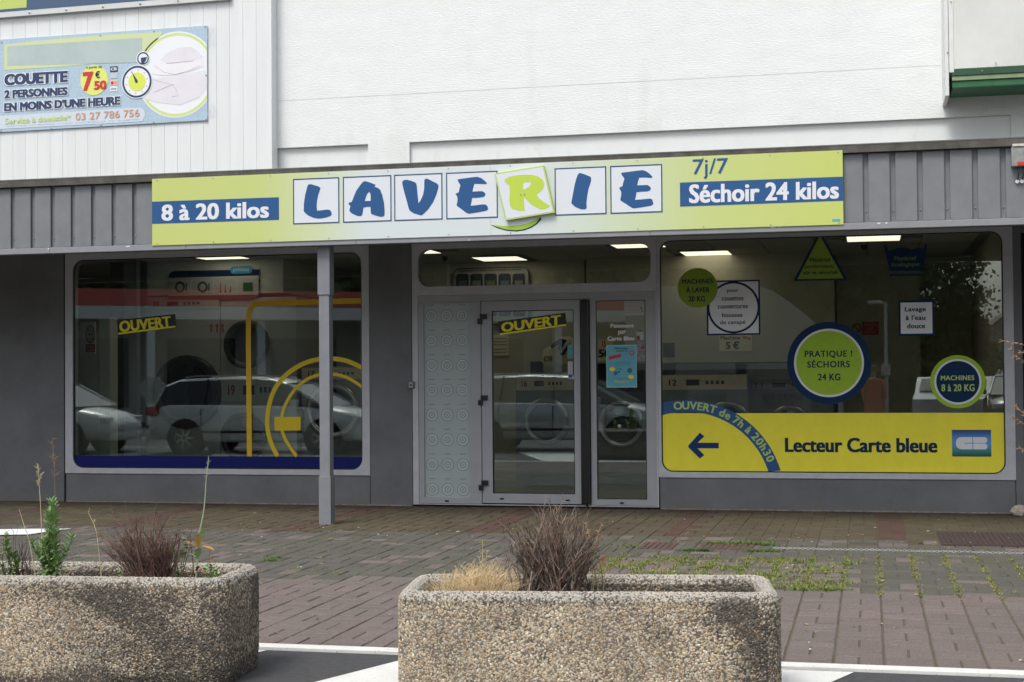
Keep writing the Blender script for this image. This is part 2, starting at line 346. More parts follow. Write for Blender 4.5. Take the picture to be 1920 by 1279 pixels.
put('pavers', me, None, pvt, kind='stuff')

# ================================================================== THE BUILDING
B = thing('shop_building', 'white rendered building with grey painted ground floor and white board cladding', 'building', (0, 0, 0))
part = lambda name, me, m, par=None, **k: put(name, me, m, par or B, **k)
WZ = 2.95
part('wall_pier', bx(-16, -9.215, -.02, .3, 0, WZ), GREYW)
part('wall_base', bx(-9.205, -5.445, -.012, .3, 0, .338), GREYW)
part('wall_pier', bx(-5.435, -4.945, -.02, .3, 0, WZ), GREYW)
part('wall_base', bx(-2.185, 1.425, -.012, .3, 0, .345), GREYW)
part('wall_pier', bx(1.432, 1.512, -.02, 3.0, 0, WZ), GREYW)
part('lintel', bx(-9.215, 1.43, -.005, .3, 2.915, WZ), GREYW)
part('alcove_wall', bx(1.52, 3.5, 1.2, 1.4, 0, WZ), DARK)
part('wall_pier', bx(3.5, 5, -.02, 3, 0, WZ), GREYW)
for a, b_ in ((-9.2, -4.95), (-2.18, 1.42)): part('skirting_line', bx(a, b_, -.03, -.013, 0, .012), mat('pale_mortar', (.25, .22, .19), .9, var=.4, scale=20))
part('skirting_line', bx(-9.225, -9.209, -.024, -.018, 0, WZ), DARK)
CLO = 3.30
stuc = MB().box(-6.62, 6, 0, .4, 4.055, 9).box(-5.448, -4.962, 0, .4, CLO, 4.055).box(1.437, 6, 0, .4, CLO, 4.055)
part('stucco_wall', stuc.mesh(), STUC)
part('recessed_panel', bx(-6.62, -5.449, .045, .4, CLO, 4.054), SMOOTHW)
part('recessed_panel', bx(-4.961, 1.436, .045, .4, CLO, 4.054), SMOOTHW)
# stucco day joint and cracks, drawn as a thin grey line
jz = at(1100, 158, 0).z; ck = MB(); pts = [(-6.6+k*.08, jz+random.uniform(-.0015, .0015)) for k in range(93)]
ck.stroke(pts, .0035, -.002); part('wall_crack', ck.mesh(), mat('joint_grey', (.60, .60, .58), .9))
pb = 0.1625
for i in range(46):
    x1 = -6.565-i*pb; part('cladding_board', bx(x1-pb+.0028, x1, -.15, -.12, CLO, 9), CLAD)
part('cladding_back', bx(-16, -6.62, -.118, .3, CLO, 9), mat('cladding_shadow_gap', (.52, .54, .54), .8))
part('corner_trim', bx(-6.562, -6.535, -.165, .0, CLO, 9), CLAD)
# canopy
CY = -2.2
cf = part('canopy_fascia', bx(-16, 4.5, CY+.03, CY+.05, 2.74, 3.42), GREYD)
gx = []
x = -8.471-.2275*28
while x < 4.4: gx.append(x); x += .2275+.0075*(x+8.5)/9.5
for a, b_ in zip(gx[:-1], gx[1:]):
    part('fascia_panel', MB().box(a+.024, b_-.024, CY, CY+.029, 2.785, 3.405, c=.006).mesh(), GREYM, cf)
scr = MB()
for a in gx:
    scr.lathe((a, CY+.029, 2.885), [(.006, 0), (.006, -.006), (.002, -.009)], 'y', 8)
part('screws', scr.mesh(), METAL, cf)
part('canopy_cap', bx(-16, 4.5, CY-.045, 0.04, 3.412, 3.485), RUST)
part('canopy_cap_edge', bx(-16, 4.5, CY-.048, CY-.02, 3.479, 3.489), mat('cap_edge', (.14, .14, .13), .6, var=.3, scale=9))
lip = MB()
for a, b_ in ((-16, -8.1), (-8.1, -6.6), (-6.6, -4.81), (-4.81, -1.95), (-1.95, 4.5)): lip.box(a+.001, b_-.001, CY-.04, CY+.06, 2.722, 2.781, c=.004)
part('canopy_lip', lip.mesh(), mat('lip_grey_paint', (.25, .26, .28), .5, var=.1, scale=4))
part('soffit', bx(-16, 4.5, CY+.051, .0, 2.955, 2.99), mat('soffit_grey', (.10, .10, .10), .8, var=.1))
for i in range(12):
    part('soffit_batten', bx(-16+i*1.7, -15.95+i*1.7, CY+.06, -.03, 2.935, 2.954), mat('soffit_grey', (.1, .1, .1), .8))
chp = MB()
for px_, py_, w_ in ((91, 466.5, .012), (240, 462, .03), (1450, 425.5, .03), (1462, 425, .015), (1648, 418.5, .02), (1662, 418, .012), (880, 450, .008)):
    p = at(px_, py_, CY-.0415); chp.flat([[(p.x-w_, p.z-.003), (p.x-w_*.3, p.z-.009), (p.x+w_*.5, p.z-.005), (p.x+w_, p.z+.003), (p.x, p.z+.006)]], CY-.0415)
part('paint_chips', chp.mesh(), SMOOTHW, kind='stuff')
# post
post = thing('canopy_post', 'square grey steel post holding up the canopy in front of the left window', 'post', (-5.185, -2.1, 0))
p0 = at(598.5, 700, -2.14).x
PG = mat('post_grey_paint', (.19, .20, .22), .5, var=.09, scale=6, bump=.1)
part('post_shaft', MB().box(p0, p0+.106, -2.14, -2.035, 0, 2.76, c=.004).mesh(), PG, post)
part('sleeve', MB().box(p0-.009, p0+.116, -2.15, -2.025, 2.245, 2.94, c=.003).mesh(), PG, post)
part('sleeve', MB().box(p0-.008, p0+.115, -2.149, -2.026, 0, .47, c=.003).mesh(), PG, post)

# ------------------------------------------------------------------ glazing
PANE = glass_mat('shop_glass', .12, (.88, .92, .895)); DPANE = glass_mat('door_glass', .115, (.86, .92, .91))
def shopwindow(name, label, ox0, ox1, oz0, oz1, ix0, ix1, iz0, iz1, r, y=-.03):
    t = thing(name, label, 'window', ((ox0+ox1)/2, 0, oz0))
    outer = [(ox0, oz0), (ox1, oz0), (ox1, oz1), (ox0, oz1)]
    part('window_frame', MB().plate([outer, rrect(ix0, ix1, iz0, iz1, r, 8)[::-1]], y, .10).mesh(), LGREY, t)
    part('gasket', MB().plate([rrect(ix0+.0005, ix1-.0005, iz0+.0005, iz1-.0005, r, 8), rrect(ix0+.012, ix1-.012, iz0+.012, iz1-.012, r-.012, 8)[::-1]], -.012, .012).mesh(), BLACK, t)
    part('pane', bx(ix0+.001-.05, ix1+.05, .001, .007, iz0-.05, iz1+.03), PANE, t)
    return t
lw = shopwindow('shop_window', 'wide rounded shop window with a dark blue strip along its sill, left of the door', -9.205, -5.438, .335, 2.912, -9.108, -5.525, .397, 2.84, .13)
rw = shopwindow('shop_window', 'wide rounded shop window with yellow film along the bottom, right of the door', -2.195, 1.431, .341, 2.912, -2.165, 1.335, .400, 2.87, .12)
# entrance
ent = thing('entrance_door', 'grey aluminium shop entrance with glazed door, frosted side panel and transom window', 'door', (-3.56, 0, 0))
ex0, ex1 = -4.935, -2.198
part('outer_frame', MB().plate([[(ex0, .02), (ex1, .02), (ex1, 2.912), (ex0, 2.912)], rrect(-4.868, -2.262, 2.43, 2.85, .13, 8)[::-1], [(-4.870, .03), (-2.215, .03), (-2.215, 2.335), (-4.870, 2.335)][::-1]], -.028, .10).mesh(), LGREY, ent)
part('transom_pane', bx(-4.93, -2.2, .002, .008, 2.42, 2.88), PANE, ent)
def panel(x0, x1, z0, z1, ix0, ix1, iz0, iz1, y0, y1): return MB().plate([[(x0, z0), (x1, z0), (x1, z1), (x0, z1)], [(ix0, iz0), (ix1, iz0), (ix1, iz1), (ix0, iz1)][::-1]], y0, y1).mesh()
part('head_rail', bx(-4.868, -2.217, -.024, .08, 2.262, 2.333), ALU, ent)
sp = part('side_panel', panel(-4.868, -4.152, .035, 2.26, -4.806, -4.281, .098, 2.240, -.018, .05), ALU, ent)
FROST = mat('frosted_film', (.40, .46, .46), .35, var=.03, scale=4)
fr = part('frosted_pane', bx(-4.807, -4.280, .004, .012, .097, 2.241), FROST, sp)
R1 = mat('film_ring_dark', (.23, .29, .31), .5); R2 = mat('film_ring_light', (.58, .65, .64), .5)
for cx_ in (-4.722, -4.545, -4.368):
    for k in range(8):
        cz_ = .186+k*.2745
        mb = MB(); mb.ring(cx_, cz_, .002, .062, .068, 36).ring(cx_, cz_, .002, .030, .036, 28).ring(cx_, cz_, .002, .010, .014, 16).box(cx_-.035, cx_+.035, .001, .002, cz_+.112, cz_+.122); mb.cur = 1
        mb.ring(cx_, cz_, .0015, .048, .056, 36).ring(cx_, cz_, .0015, .018, .024, 24)
        put('washing_drum_print', mb.mesh('p', (R1, R2)), None, fr)
dl = part('door_leaf', panel(-4.142, -3.040, .045, 2.256, -4.026, -3.108, .150, 2.150, -.022, .05), ALU, ent)
part('door_pane', bx(-4.03, -3.10, .002, .010, .14, 2.16), DPANE, dl)
part('gasket', MB().plate([[(-4.0255, .1505), (-3.1085, .1505), (-3.1085, 2.1495), (-4.0255, 2.1495)], [(-4.017, .159), (-3.117, .159), (-3.117, 2.141), (-4.017, 2.141)][::-1]], -.016, .0).mesh(), BLACK, dl)
part('door_gap', MB().box(-4.152, -4.142, .0, .04, .035, 2.262).box(-4.14, -3.04, -.02, .04, .030, .044).box(-4.142, -3.04, .0, .04, 2.256, 2.264).mesh(), BLACK, ent)
fixed = part('side_light', panel(-2.928, -2.217, .035, 2.26, -2.867, -2.325, .100, 2.240, -.018, .05), ALU, ent)
part('side_pane', bx(-2.87, -2.32, .002, .010, .09, 2.25), DPANE, fixed)
part('gasket', MB().plate([[(-2.8665, .1005), (-2.3255, .1005), (-2.3255, 2.2395), (-2.8665, 2.2395)], [(-2.859, .108), (-2.333, .108), (-2.333, 2.232), (-2.859, 2.232)][::-1]], -.014, .0).mesh(), BLACK, fixed)
part('closing_edge_guard', MB().box(-3.028, -2.936, -.065, .03, .045, 2.252, c=.012).mesh(), BLACK, ent)
part('guard_foot', MB().lathe((-2.975, -.03, .0), [(.012, 0), (.012, .05)], 'z', 10).mesh(), BLACK, ent)
for z in (2.06, 1.17, .24):
    part('hinge', MB().box(-4.150, -4.075, -.055, -.02, z, z+.055, c=.006).box(-4.178, -4.130, -.06, -.02, z-.055, z+.004, c=.006).mesh(), BLACK, ent)
for (sx, sz, par) in ((-4.548, .062, sp), (-3.925, .093, dl), (-3.19, .085, dl), (-2.60, .062, fixed)):
    part('drain_cap', MB().box(sx-.022, sx+.022, -.028, -.018, sz-.009, sz+.009, c=.003).mesh(), BLACK, par)
part('door_knob', MB().lathe((at(1162, 799, 0).x, -.01, at(1162, 799, 0).z), [(.001, -.022), (.018, -.02), (.02, -.008), (.014, 0)], 'y', 16).mesh(), METAL, fixed)
ks = at(773, 722, -.02)
kt = thing('key_switch', 'small grey key switch box on the grey pier beside the frosted panel', 'switch', (ks.x, -.03, ks.z-.04))
part('housing', MB().box(ks.x-.036, ks.x+.030, -.06, -.021, ks.z-.04, ks.z+.04, c=.006).mesh(), mat('switch_grey', (.10, .10, .105), .4), kt)
part('face_plate', MB().box(ks.x-.028, ks.x+.022, -.066, -.059, ks.z-.032, ks.z+.032, c=.003).mesh(), METAL, kt)
part('key_barrel', MB().lathe((ks.x-.003, -.066, ks.z), [(.011, 0), (.010, -.006)], 'y', 14).mesh(), BLACK, kt)

# ================================================================== FASCIA SIGN
SY = -2.25
sg = thing('laundry_sign', 'long lime and white laverie sign on the canopy edge with a tilted green R tile', 'sign', (-3.58, SY, 2.76))
SM = mat('sign_print', (.6, .7, .2), .4); n = SM.node_tree; b = n.nodes['Principled BSDF']
tc = n.nodes.new('ShaderNodeTexCoord'); sx = n.nodes.new('ShaderNodeSeparateXYZ'); n.links.new(tc.outputs['Object'], sx.inputs[0]); mr = n.nodes.new('ShaderNodeMapRange'); mr.inputs[1].default_value = -6.95; mr.inputs[2].default_value = -.2
n.links.new(sx.outputs[0], mr.inputs[0]); cr = n.nodes.new('ShaderNodeValToRGB'); n.links.new(mr.outputs[0], cr.inputs[0]); n.links.new(cr.outputs[0], b.inputs['Base Color'])
e = cr.color_ramp.elements; YG = (*sr(192, 202, 118), 1); PW = (*sr(207, 216, 218), 1)
e[0].position = 0; e[0].color = YG; e[1].position = 1; e[1].color = (*sr(192, 204, 108), 1)
for p_, c_ in ((.17, (*sr(192, 204, 128), 1)), (.26, (*sr(200, 211, 170), 1)), (.34, PW), (.58, PW), (.70, (*sr(198, 210, 180), 1)), (.82, (*sr(194, 206, 132), 1))):
    k = e.new(p_); k.color = c_
z0, z1 = 2.768, 3.436
pn = [part('sign_panel', MB().box(a, b_, SY, SY+.02, z0, z1, c=.002).mesh(), SM, sg) for a, b_ in ((-6.956, -3.462), (-3.461, -.206))]
scm = MB()
for i in range(12):
    a = -6.9+i*.605
    for z in (z0+.018, z1-.018): scm.lathe((a, SY, z), [(.006, 0), (.006, -.004)], 'y', 8)
part('screws', scm.mesh(), METAL, sg)
q = SY-.0015
part('blue_band', MB().flat([[(-6.955, 2.985), (-5.60, 2.982), (-5.60, 3.205), (-6.955, 3.208)]], q).mesh(), BLUE, sg)
part('blue_band', MB().flat([[(-1.668, 2.978), (-.207, 2.982), (-.207, 3.198), (-1.668, 3.20)]], q).mesh(), BLUE, sg)
q2 = SY-.003
part('lettering', tquad(MB(), '8 à 20 kilos', XZ(303, 414.5, SY), XZ(504.5, 408.5, SY), XZ(504.5, 377, SY), XZ(303, 384, SY), q2, bold=.022).mesh(), WHITE, sg)
part('lettering', tquad(MB(), 'Séchoir 24 kilos', XZ(1292, 381.5, SY), XZ(1573, 372.5, SY), XZ(1573, 339, SY), XZ(1292, 346, SY), q2, bold=.022).mesh(), WHITE, sg)
part('lettering', tquad(MB(), '7j/7', XZ(1299, 336.5, SY), XZ(1365, 334.5, SY), XZ(1365, 296, SY), XZ(1299, 299, SY), q2, bold=.004).mesh(), BLUE, sg)
LET = {
 'L': (540, 310, 9.6, [[(395,340),(430,345),(540,378),(585,405),(582,425),(545,540),(522,650),(517,740),(525,818),(600,812),(700,798),(745,802),(775,825),(788,865),(785,895),(760,915),(690,940),(600,958),(530,958),(450,942),(370,905),(300,850),(285,820),(287,700),(310,540),(350,380),(365,352)]]),
 'A': (540, 310, 9.6, [[(1390,285),(1420,292),(1530,330),(1575,350),(1572,372),(1560,388),(1620,408),(1660,440),(1700,540),(1730,680),(1742,820),(1740,900),(1715,925),(1670,928),(1580,908),(1500,875),(1490,840),(1488,748),(1420,750),(1360,762),(1350,830),(1335,900),(1300,918),(1240,908),(1150,865),(1108,825),(1112,780),(1128,735),(1105,715),(1087,692),(1105,672),(1150,660),(1180,580),(1230,460),(1300,360),(1350,300)],[(1465,478),(1485,510),(1490,560),(1490,640),(1385,645),(1400,580),(1430,510)]]),
 'V': (730, 300, 9.6, [[(320,358),(380,372),(460,400),(485,425),(497,470),(508,600),(525,780),(570,720),(610,620),(628,520),(630,420),(632,360),(655,337),(700,342),(780,385),(860,425),(887,460),(885,500),(850,620),(790,760),(700,890),(620,970),(580,998),(540,990),(440,960),(370,915),(350,870),(310,720),(260,540),(232,420),(240,380),(275,360)]]),
 'E': (730, 300, 9.6, [[(1260,345),(1400,325),(1530,308),(1590,305),(1650,325),(1700,360),(1758,415),(1750,432),(1720,435),(1600,430),(1530,430),(1515,490),(1495,570),(1600,565),(1670,562),(1710,580),(1732,610),(1725,645),(1690,668),(1600,680),(1490,685),(1480,750),(1465,825),(1560,815),(1680,800),(1740,805),(1770,840),(1780,880),(1765,905),(1720,920),(1560,950),(1430,968),(1380,945),(1280,870),(1215,825),(1215,800),(1228,740),(1228,670),(1210,640),(1190,612),(1215,600),(1250,583),(1265,510),(1283,460),(1260,420),(1230,370),(1235,352)]]),
 'I': (1080, 300, 10.667, [[(90,262),(60,268),(35,300),(10,370),(-20,470),(-60,680),(-92,850),(-88,875),(-10,940),(60,970),(110,988),(190,985),(215,960),(210,860),(225,720),(250,580),(300,430),(305,365),(290,335),(180,290)]]),
 'F': (1080, 300, 10.667, [[(930,255),(1100,232),(1250,212),(1330,205),(1400,225),(1470,275),(1530,335),(1520,352),(1500,360),(1400,352),(1265,352),(1245,420),(1222,508),(1340,505),(1430,500),(1480,535),(1498,570),(1485,605),(1430,628),(1320,635),(1210,645),(1200,720),(1182,800),(1300,790),(1480,772),(1525,790),(1548,870),(1535,900),(1490,918),(1300,950),(1160,968),(1120,960),(1020,890),(890,810),(890,780),(905,700),(905,640),(885,600),(862,565),(880,548),(930,525),(945,450),(970,380),(940,330),(905,285),(910,262)]]),
 'R': (900, 300, 9.133, [[(600,275),(750,260),(900,262),(1010,290),(1090,350),(1115,420),(1095,490),(1050,545),(975,600),(1030,670),(1110,730),(1205,785),(1190,815),(1110,850),(1050,850),(970,815),(880,760),(800,680),(760,640),(765,740),(775,870),(740,880),(640,865),(560,840),(530,800),(515,700),(520,560),(515,440),(470,410),(430,370),(440,335),(500,300)],[(750,400),(800,380),(860,378),(885,395),(880,430),(840,475),(780,505),(745,510)]]) }
TB = mat('tile_border_ink', (.02, .07, .15), .45)
for ch, x0, x1 in (('L', -5.452, -4.975), ('A', -4.937, -4.445), ('V', -4.417, -3.935), ('E', -3.898, -3.392), ('I', -2.842, -2.352), ('F', -2.315, -1.830)):
    tl = part('letter_tile', MB().flat([[(x0, 2.933), (x1, 2.933), (x1, 3.378), (x0, 3.378)]], q).mesh(), mat('tile_white_print', (.68, .72, .77), .45), sg)
    part('tile_border', MB().flat([[(x0, 2.933), (x1, 2.933), (x1, 3.378), (x0, 3.378)], [(x0+.011, 2.944), (x0+.011, 3.367), (x1-.011, 3.367), (x1-.011, 2.944)]], q2).mesh(), TB, tl)
    ox, oy, s_, lp = LET[ch]; part('letter', MB().flat([P2(l, SY, ox, oy, s_) for l in lp], q2-.0005).mesh(), BLUE, tl)
RY = SY-.045
ox, oy, s_, lp = LET['R']
cor = P2([(258,240),(450,1040),(1285,905),(1100,100)], SY-.02, ox, oy, s_)
rt = part('raised_letter_tile', MB().plate([cor], RY, SY-.002).mesh(), mat('tile_edge_lime', (.48, .60, .14), .45), sg)
cc = Vector((sum(p[0] for p in cor)/4, sum(p[1] for p in cor)/4)); ins = [tuple(cc+(Vector(p)-cc)*.945) for p in cor]
part('tile_face', MB().flat([ins], RY-.0012).mesh(), mat('tile_white_print', (.6, .6, .6)), rt)
part('letter', MB().flat([P2(l, SY-.02, ox, oy, s_) for l in lp], RY-.0025).mesh(), mat('r_lime_print', sr(184, 208, 75), .45), rt)
part('tile_screw', MB().lathe((XZ(700/s_+ox, 598/s_+oy, RY)[0], RY-.003, XZ(700/s_+ox, 598/s_+oy, RY)[1]), [(.007, 0), (.006, -.004)], 'y', 8).lathe((XZ(762/s_+ox, 590/s_+oy, RY)[0], RY-.003, XZ(762/s_+ox, 590/s_+oy, RY)[1]), [(.007, 0), (.006, -.004)], 'y', 8).mesh(), METAL, rt)
sm = part('smile_underline', MB().flat([P2([(185,1115),(300,1170),(450,1212),(620,1226),(760,1207),(880,1162),(980,1097),(1055,1012),(1045,985),(1010,992),(920,1048),(800,1098),(600,1132),(400,1137)], SY, ox, oy, s_)], q).mesh(), DTEXT, sg)
part('smile_fill', MB().flat([P2([(195,1112),(310,1155),(450,1192),(620,1205),(750,1188),(870,1143),(960,1085),(1025,995),(1010,985),(920,1042),(800,1092),(600,1127),(400,1132)], SY, ox, oy, s_)], q2).mesh(), mat('smile_lime', (.33, .52, .05), .45), sg)
a = at(1568, 413, SY); part('maker_sticker', MB().flat([[(a.x-.035, a.z-.011), (a.x+.035, a.z-.011), (a.x+.035, a.z+.011), (a.x-.035, a.z+.011)]], q).mesh(), mat('cyan_sticker', (.1, .4, .5), .4), sg)

# ================================================================== BANNER AND SIGNS ABOVE
BY = -.17
bn = thing('duvet_banner', 'pale blue vinyl banner advertising a duvet wash with stopwatch and folded duvets, on white boards', 'banner', (-8.7, BY, 4.4))
def BQ(u, v):   # banner crop (4.8 px per pixel, origin 0,40)
    return XZ(u/4.8, 40+v/4.8, BY)
BLB = mat('banner_blue_print', sr(172, 196, 214), .45, var=.05, scale=6)
TLc, TRc, BRc, BLc = XZ(-30, 76.5, BY), XZ(388.5, 48, BY), XZ(388.5, 225.5, BY), XZ(-30, 249.5, BY)
part('banner_sheet', MB().plate([[BLc, BRc, TRc, TLc]], BY, BY+.012).mesh(), BLB, bn)
o1 = BY-.001; o2 = BY-.002; o3 = BY-.003; o4 = BY-.004
# printed swirl pattern
BSW = mat('swirl_print_light', sr(205, 219, 230), .5); mb = MB()
for i in range(-2, 47):
    for j in range(0, 22):
        u, v = 20+i*41+(j % 2)*20, 60+j*43; top = 185-(u*.075)
        if v < top or v > 960-u*.045: continue
        if (u-1600)**2+(v-480)**2 < 400**2: continue
        c_ = BQ(u, v); mb.ring(c_[0], c_[1], o1, .016, .0195, 12).ring(c_[0], c_[1], o1, .006, .0085, 8)
part('swirl_pattern', mb.mesh(), BSW, bn)
part('lime_flash', MB().flat([[BQ(38, 210), BQ(38, 440), BQ(620, 405), BQ(1290, 330), BQ(1470, 95), BQ(1000, 120), BQ(500, 160)]], o2).mesh(), mat('banner_lime', sr(205, 216, 165), .45), bn)
part('soft_print', MB().flat([[BQ(66, 225), BQ(66, 400), BQ(1280, 370), BQ(1280, 150)]], o3).mesh(), mat('banner_soft_print', sr(176, 192, 190), .6, var=.08, scale=3), bn)
c_ = BQ(1590, 480)
def clipx(mb, xm): mb.v = [(min(x, xm), y, z) for x, y, z in mb.v]; return mb
part('picture_ring', clipx(MB().disc(c_[0], c_[1], o2, .498, 64), TRc[0]-.004).mesh(), mat('banner_white', sr(232, 236, 240), .45), bn)
part('lime_ring', clipx(MB().ring(c_[0], c_[1], o3, .452, .482, 96), TRc[0]-.004).mesh(), mat('ring_lime', sr(205, 222, 140), .45), bn)
DUV = mat('duvet_print', sr(224, 221, 229), .5, var=.04, scale=6); DUL = mat('duvet_print_light', sr(234, 232, 238), .5, var=.03, scale=5); CRS = mat('crease_print', sr(150, 130, 145), .5)
dv = part('duvet_picture', MB().flat([[BQ(*p) for p in ((1275,690),(1330,600),(1380,520),(1500,500),(1700,470),(1850,440),(1862,600),(1790,690),(1620,755),(1400,730))]], o4).mesh(), DUV, bn)
part('duvet_picture', MB().flat([[BQ(*p) for p in ((1370,470),(1400,390),(1440,350),(1500,340),(1820,320),(1840,400),(1700,455),(1590,480),(1450,490))]], o4-.0006).mesh(), DUL, bn)
part('duvet_picture', MB().flat([[BQ(*p) for p in ((1440,350),(1500,290),(1600,240),(1720,230),(1780,270),(1830,325),(1740,355),(1600,375),(1500,380))]], o4-.0012).mesh(), DUV, bn)
cz = MB(); cz.stroke([BQ(*p) for p in ((1500,382),(1600,372),(1740,357))], .004, o4-.002); cz.stroke([BQ(*p) for p in ((1390,400),(1480,460),(1580,480),(1700,445),(1800,400))], .0025, o4-.002); cz.stroke([BQ(*p) for p in ((1385,640),(1480,600),(1560,570),(1590,620),(1600,670),(1550,680))], .003, o4-.002); cz.stroke([BQ(*p) for p in ((1360,520),(1500,560),(1570,575))], .002, o4-.002)
part('crease_lines', cz.mesh(), CRS, bn)
# stopwatch
c_ = BQ(1235, 545); k2 = BQ(1290, 335); BN2 = mat('banner_navy', sr(45, 62, 98), .45)
sw = part('stopwatch', MB().disc(c_[0], c_[1], o4-.003, .196, 48).disc(k2[0], k2[1], o4-.003, .085, 32).mesh(), mat('banner_white', (.8, .8, .8)), bn)
part('watch_rim', MB().ring(c_[0], c_[1], o4-.004, .162, .186, 48).ring(k2[0], k2[1], o4-.004, .058, .074, 32).mesh(), BN2, sw)
part('watch_dial', MB().disc(c_[0], c_[1], o4-.005, .108, 40).mesh(), mat('dial_lime', sr(217, 228, 90), .45), sw)
part('watch_hand', MB().flat([[BQ(1190, 455), BQ(1222, 555), BQ(1240, 560), BQ(1245, 538)]], o4-.006).mesh(), BN2, sw)
part('watch_knob', MB().flat([[BQ(1270, 330), BQ(1325, 322), BQ(1318, 350), BQ(1290, 390), BQ(1275, 380)]], o4-.006).mesh(), BN2, sw)
tk = MB()
for k in range(10):
    t_ = k*math.pi/5+.2; tk.disc(c_[0]+.135*math.cos(t_), c_[1]+.135*math.sin(t_), o4-.0055, .007, 8)
part('watch_marks', tk.mesh(), mat('mark_orange', sr(200, 150, 90), .5), sw)
WH2 = mat('banner_white', (.8, .8, .8))
def btxt(s, ll, lr, ur, ul, m, bold, halo=True, sp=1.0):
    q4 = [BQ(*p) for p in (ll, lr, ur, ul)]
    if halo:
        d = .008; h4 = [(q4[0][0]-d, q4[0][1]-d), (q4[1][0]+d, q4[1][1]-d), (q4[2][0]+d, q4[2][1]+d), (q4[3][0]-d, q4[3][1]+d)]
        part('lettering_outline', tquad(MB(), s, *h4, o4-.0030, bold=bold+.045, spacing=sp).mesh(), WH2, bn)
    part('lettering', tquad(MB(), s, *q4, o4-.0045, bold=bold, spacing=sp).mesh(), m, bn)
btxt('COUETTE', (42, 580), (612, 548), (612, 445), (42, 478), BN2, .045)
btxt('2 PERSONNES', (42, 696), (612, 664), (612, 592), (42, 622), BN2, .042)
btxt('EN MOINS D’UNE HEURE', (40, 812), (1085, 752), (1085, 675), (40, 738), BN2, .042)
part('phone_bar', MB().flat([[BQ(-130, 860), BQ(-130, 978), BQ(1280, 902), BQ(1308, 850), BQ(1300, 800), BQ(1270, 776)]], o3).mesh(), mat('bar_print', sr(205, 216, 226), .45), bn)
btxt('Service à domicile*', (48, 928), (640, 888), (640, 842), (48, 872), mat('bar_lime', sr(200, 216, 130), .45), .012, False)
btxt('03 27 786 756', (682, 892), (1258, 856), (1258, 790), (682, 828), mat('phone_orange', sr(212, 160, 132), .45), .004, False)
btxt('service au forfait - voir conditions en magasin', (66, 950), (1262, 886), (1262, 878), (66, 942), mat('small_print', sr(120, 130, 150), .5), .0, False)
c_ = BQ(848, 530); part('price_disc', MB().disc(c_[0], c_[1], o3-.0005, .177, 40).mesh(), mat('price_yellow', sr(222, 230, 120), .45), bn)
RD = mat('price_red', sr(205, 50, 55), .45)
btxt('7', (748, 632), (828, 622), (842, 452), (748, 460), RD, .035, False); btxt('50', (848, 618), (960, 610), (960, 530), (848, 540), RD, .03, False); btxt('€', (860, 512), (902, 510), (902, 448), (860, 450), INK, .015, False)
btxt('à partir de', (780, 432), (920, 424), (920, 398), (780, 406), INK, .01, False)
for v_, cc_ in ((432, (50, 62, 92)), (490, (190, 200, 208)), (553, (220, 200, 195)), (608, (225, 228, 232))):
    part('card_logo', MB().flat([[BQ(992, v_+26), BQ(1060, v_+22), BQ(1060, v_-28), BQ(992, v_-24)]], o4).mesh(), mat('card%d' % v_, sr(*cc_), .45), bn)
c_ = BQ(1012, 556); part('card_mark', MB().disc(c_[0], c_[1], o4-.001, .02, 16).mesh(), mat('card_red', sr(190, 60, 70), .5), bn)
c_ = BQ(1040, 552); part('card_mark', MB().disc(c_[0], c_[1], o4-.0008, .02, 16).mesh(), mat('card_orange', sr(225, 160, 90), .5), bn)
btxt('CB', (1000, 446), (1054, 442), (1054, 416), (1000, 420), WH2, .02, False); btxt('VISA', (998, 616), (1052, 612), (1052, 600), (998, 604), BN2, .01, False)
ey = MB()
for (u, v) in ((1848, 50), (905, 128), (1388, 92), (14, 190), (1858, 885), (1385, 912), (908, 938), (460, 967), (12, 990), (1858, 490)):
    p = BQ(u, v); ey.lathe((p[0], BY, p[1]), [(.012, 0), (.012, -.004), (.006, -.004)], 'y', 12)
part('eyelets', ey.mesh(), METAL, bn)
# corner of the sign at the top left
tsg = thing('wall_sign', 'dark blue sign with white frame at the top left corner above the banner', 'sign', (-8.7, -.2, 5.74))
fb0, fb1 = XZ(0, 33, -.2), XZ(415, 0, -.2); sl_ = (fb1[1]-fb0[1])/(fb1[0]-fb0[0])
def TS(x, dz): return (x, fb0[1]+(x-fb0[0])*sl_+dz)
part('sign_frame', MB().plate([[TS(-12, 0), TS(-7.02, 0), TS(-7.02, .9), TS(-12, .9)]], -.2, -.155).mesh(), mat('sign_frame_white', (.62, .64, .64), .4, var=.05), tsg)
part('sign_face', MB().flat([[TS(-12, .062), TS(-7.06, .062), TS(-7.06, .85), TS(-12, .85)]], -.2015).mesh(), mat('sign_slate_blue', sr(68, 92, 122), .4), tsg)
e0 = XZ(50, 0, -.2)[0]; part('printed_patch', MB().flat([[TS(-12, .085), TS(e0, .095), TS(e0, .5), TS(-12, .5)]], -.2025).mesh(), mat('patch_lime', sr(190, 205, 110), .4), tsg)
bo = MB()
for px_ in (55, 124, 193, 263, 334, 400):
    x_ = XZ(px_, 20, -.2)[0]; t_ = TS(x_, .03); bo.lathe((t_[0], -.2, t_[1]), [(.013, 0), (.013, -.006), (.006, -.009)], 'y', 12)
part('bolts', bo.mesh(), METAL, tsg)
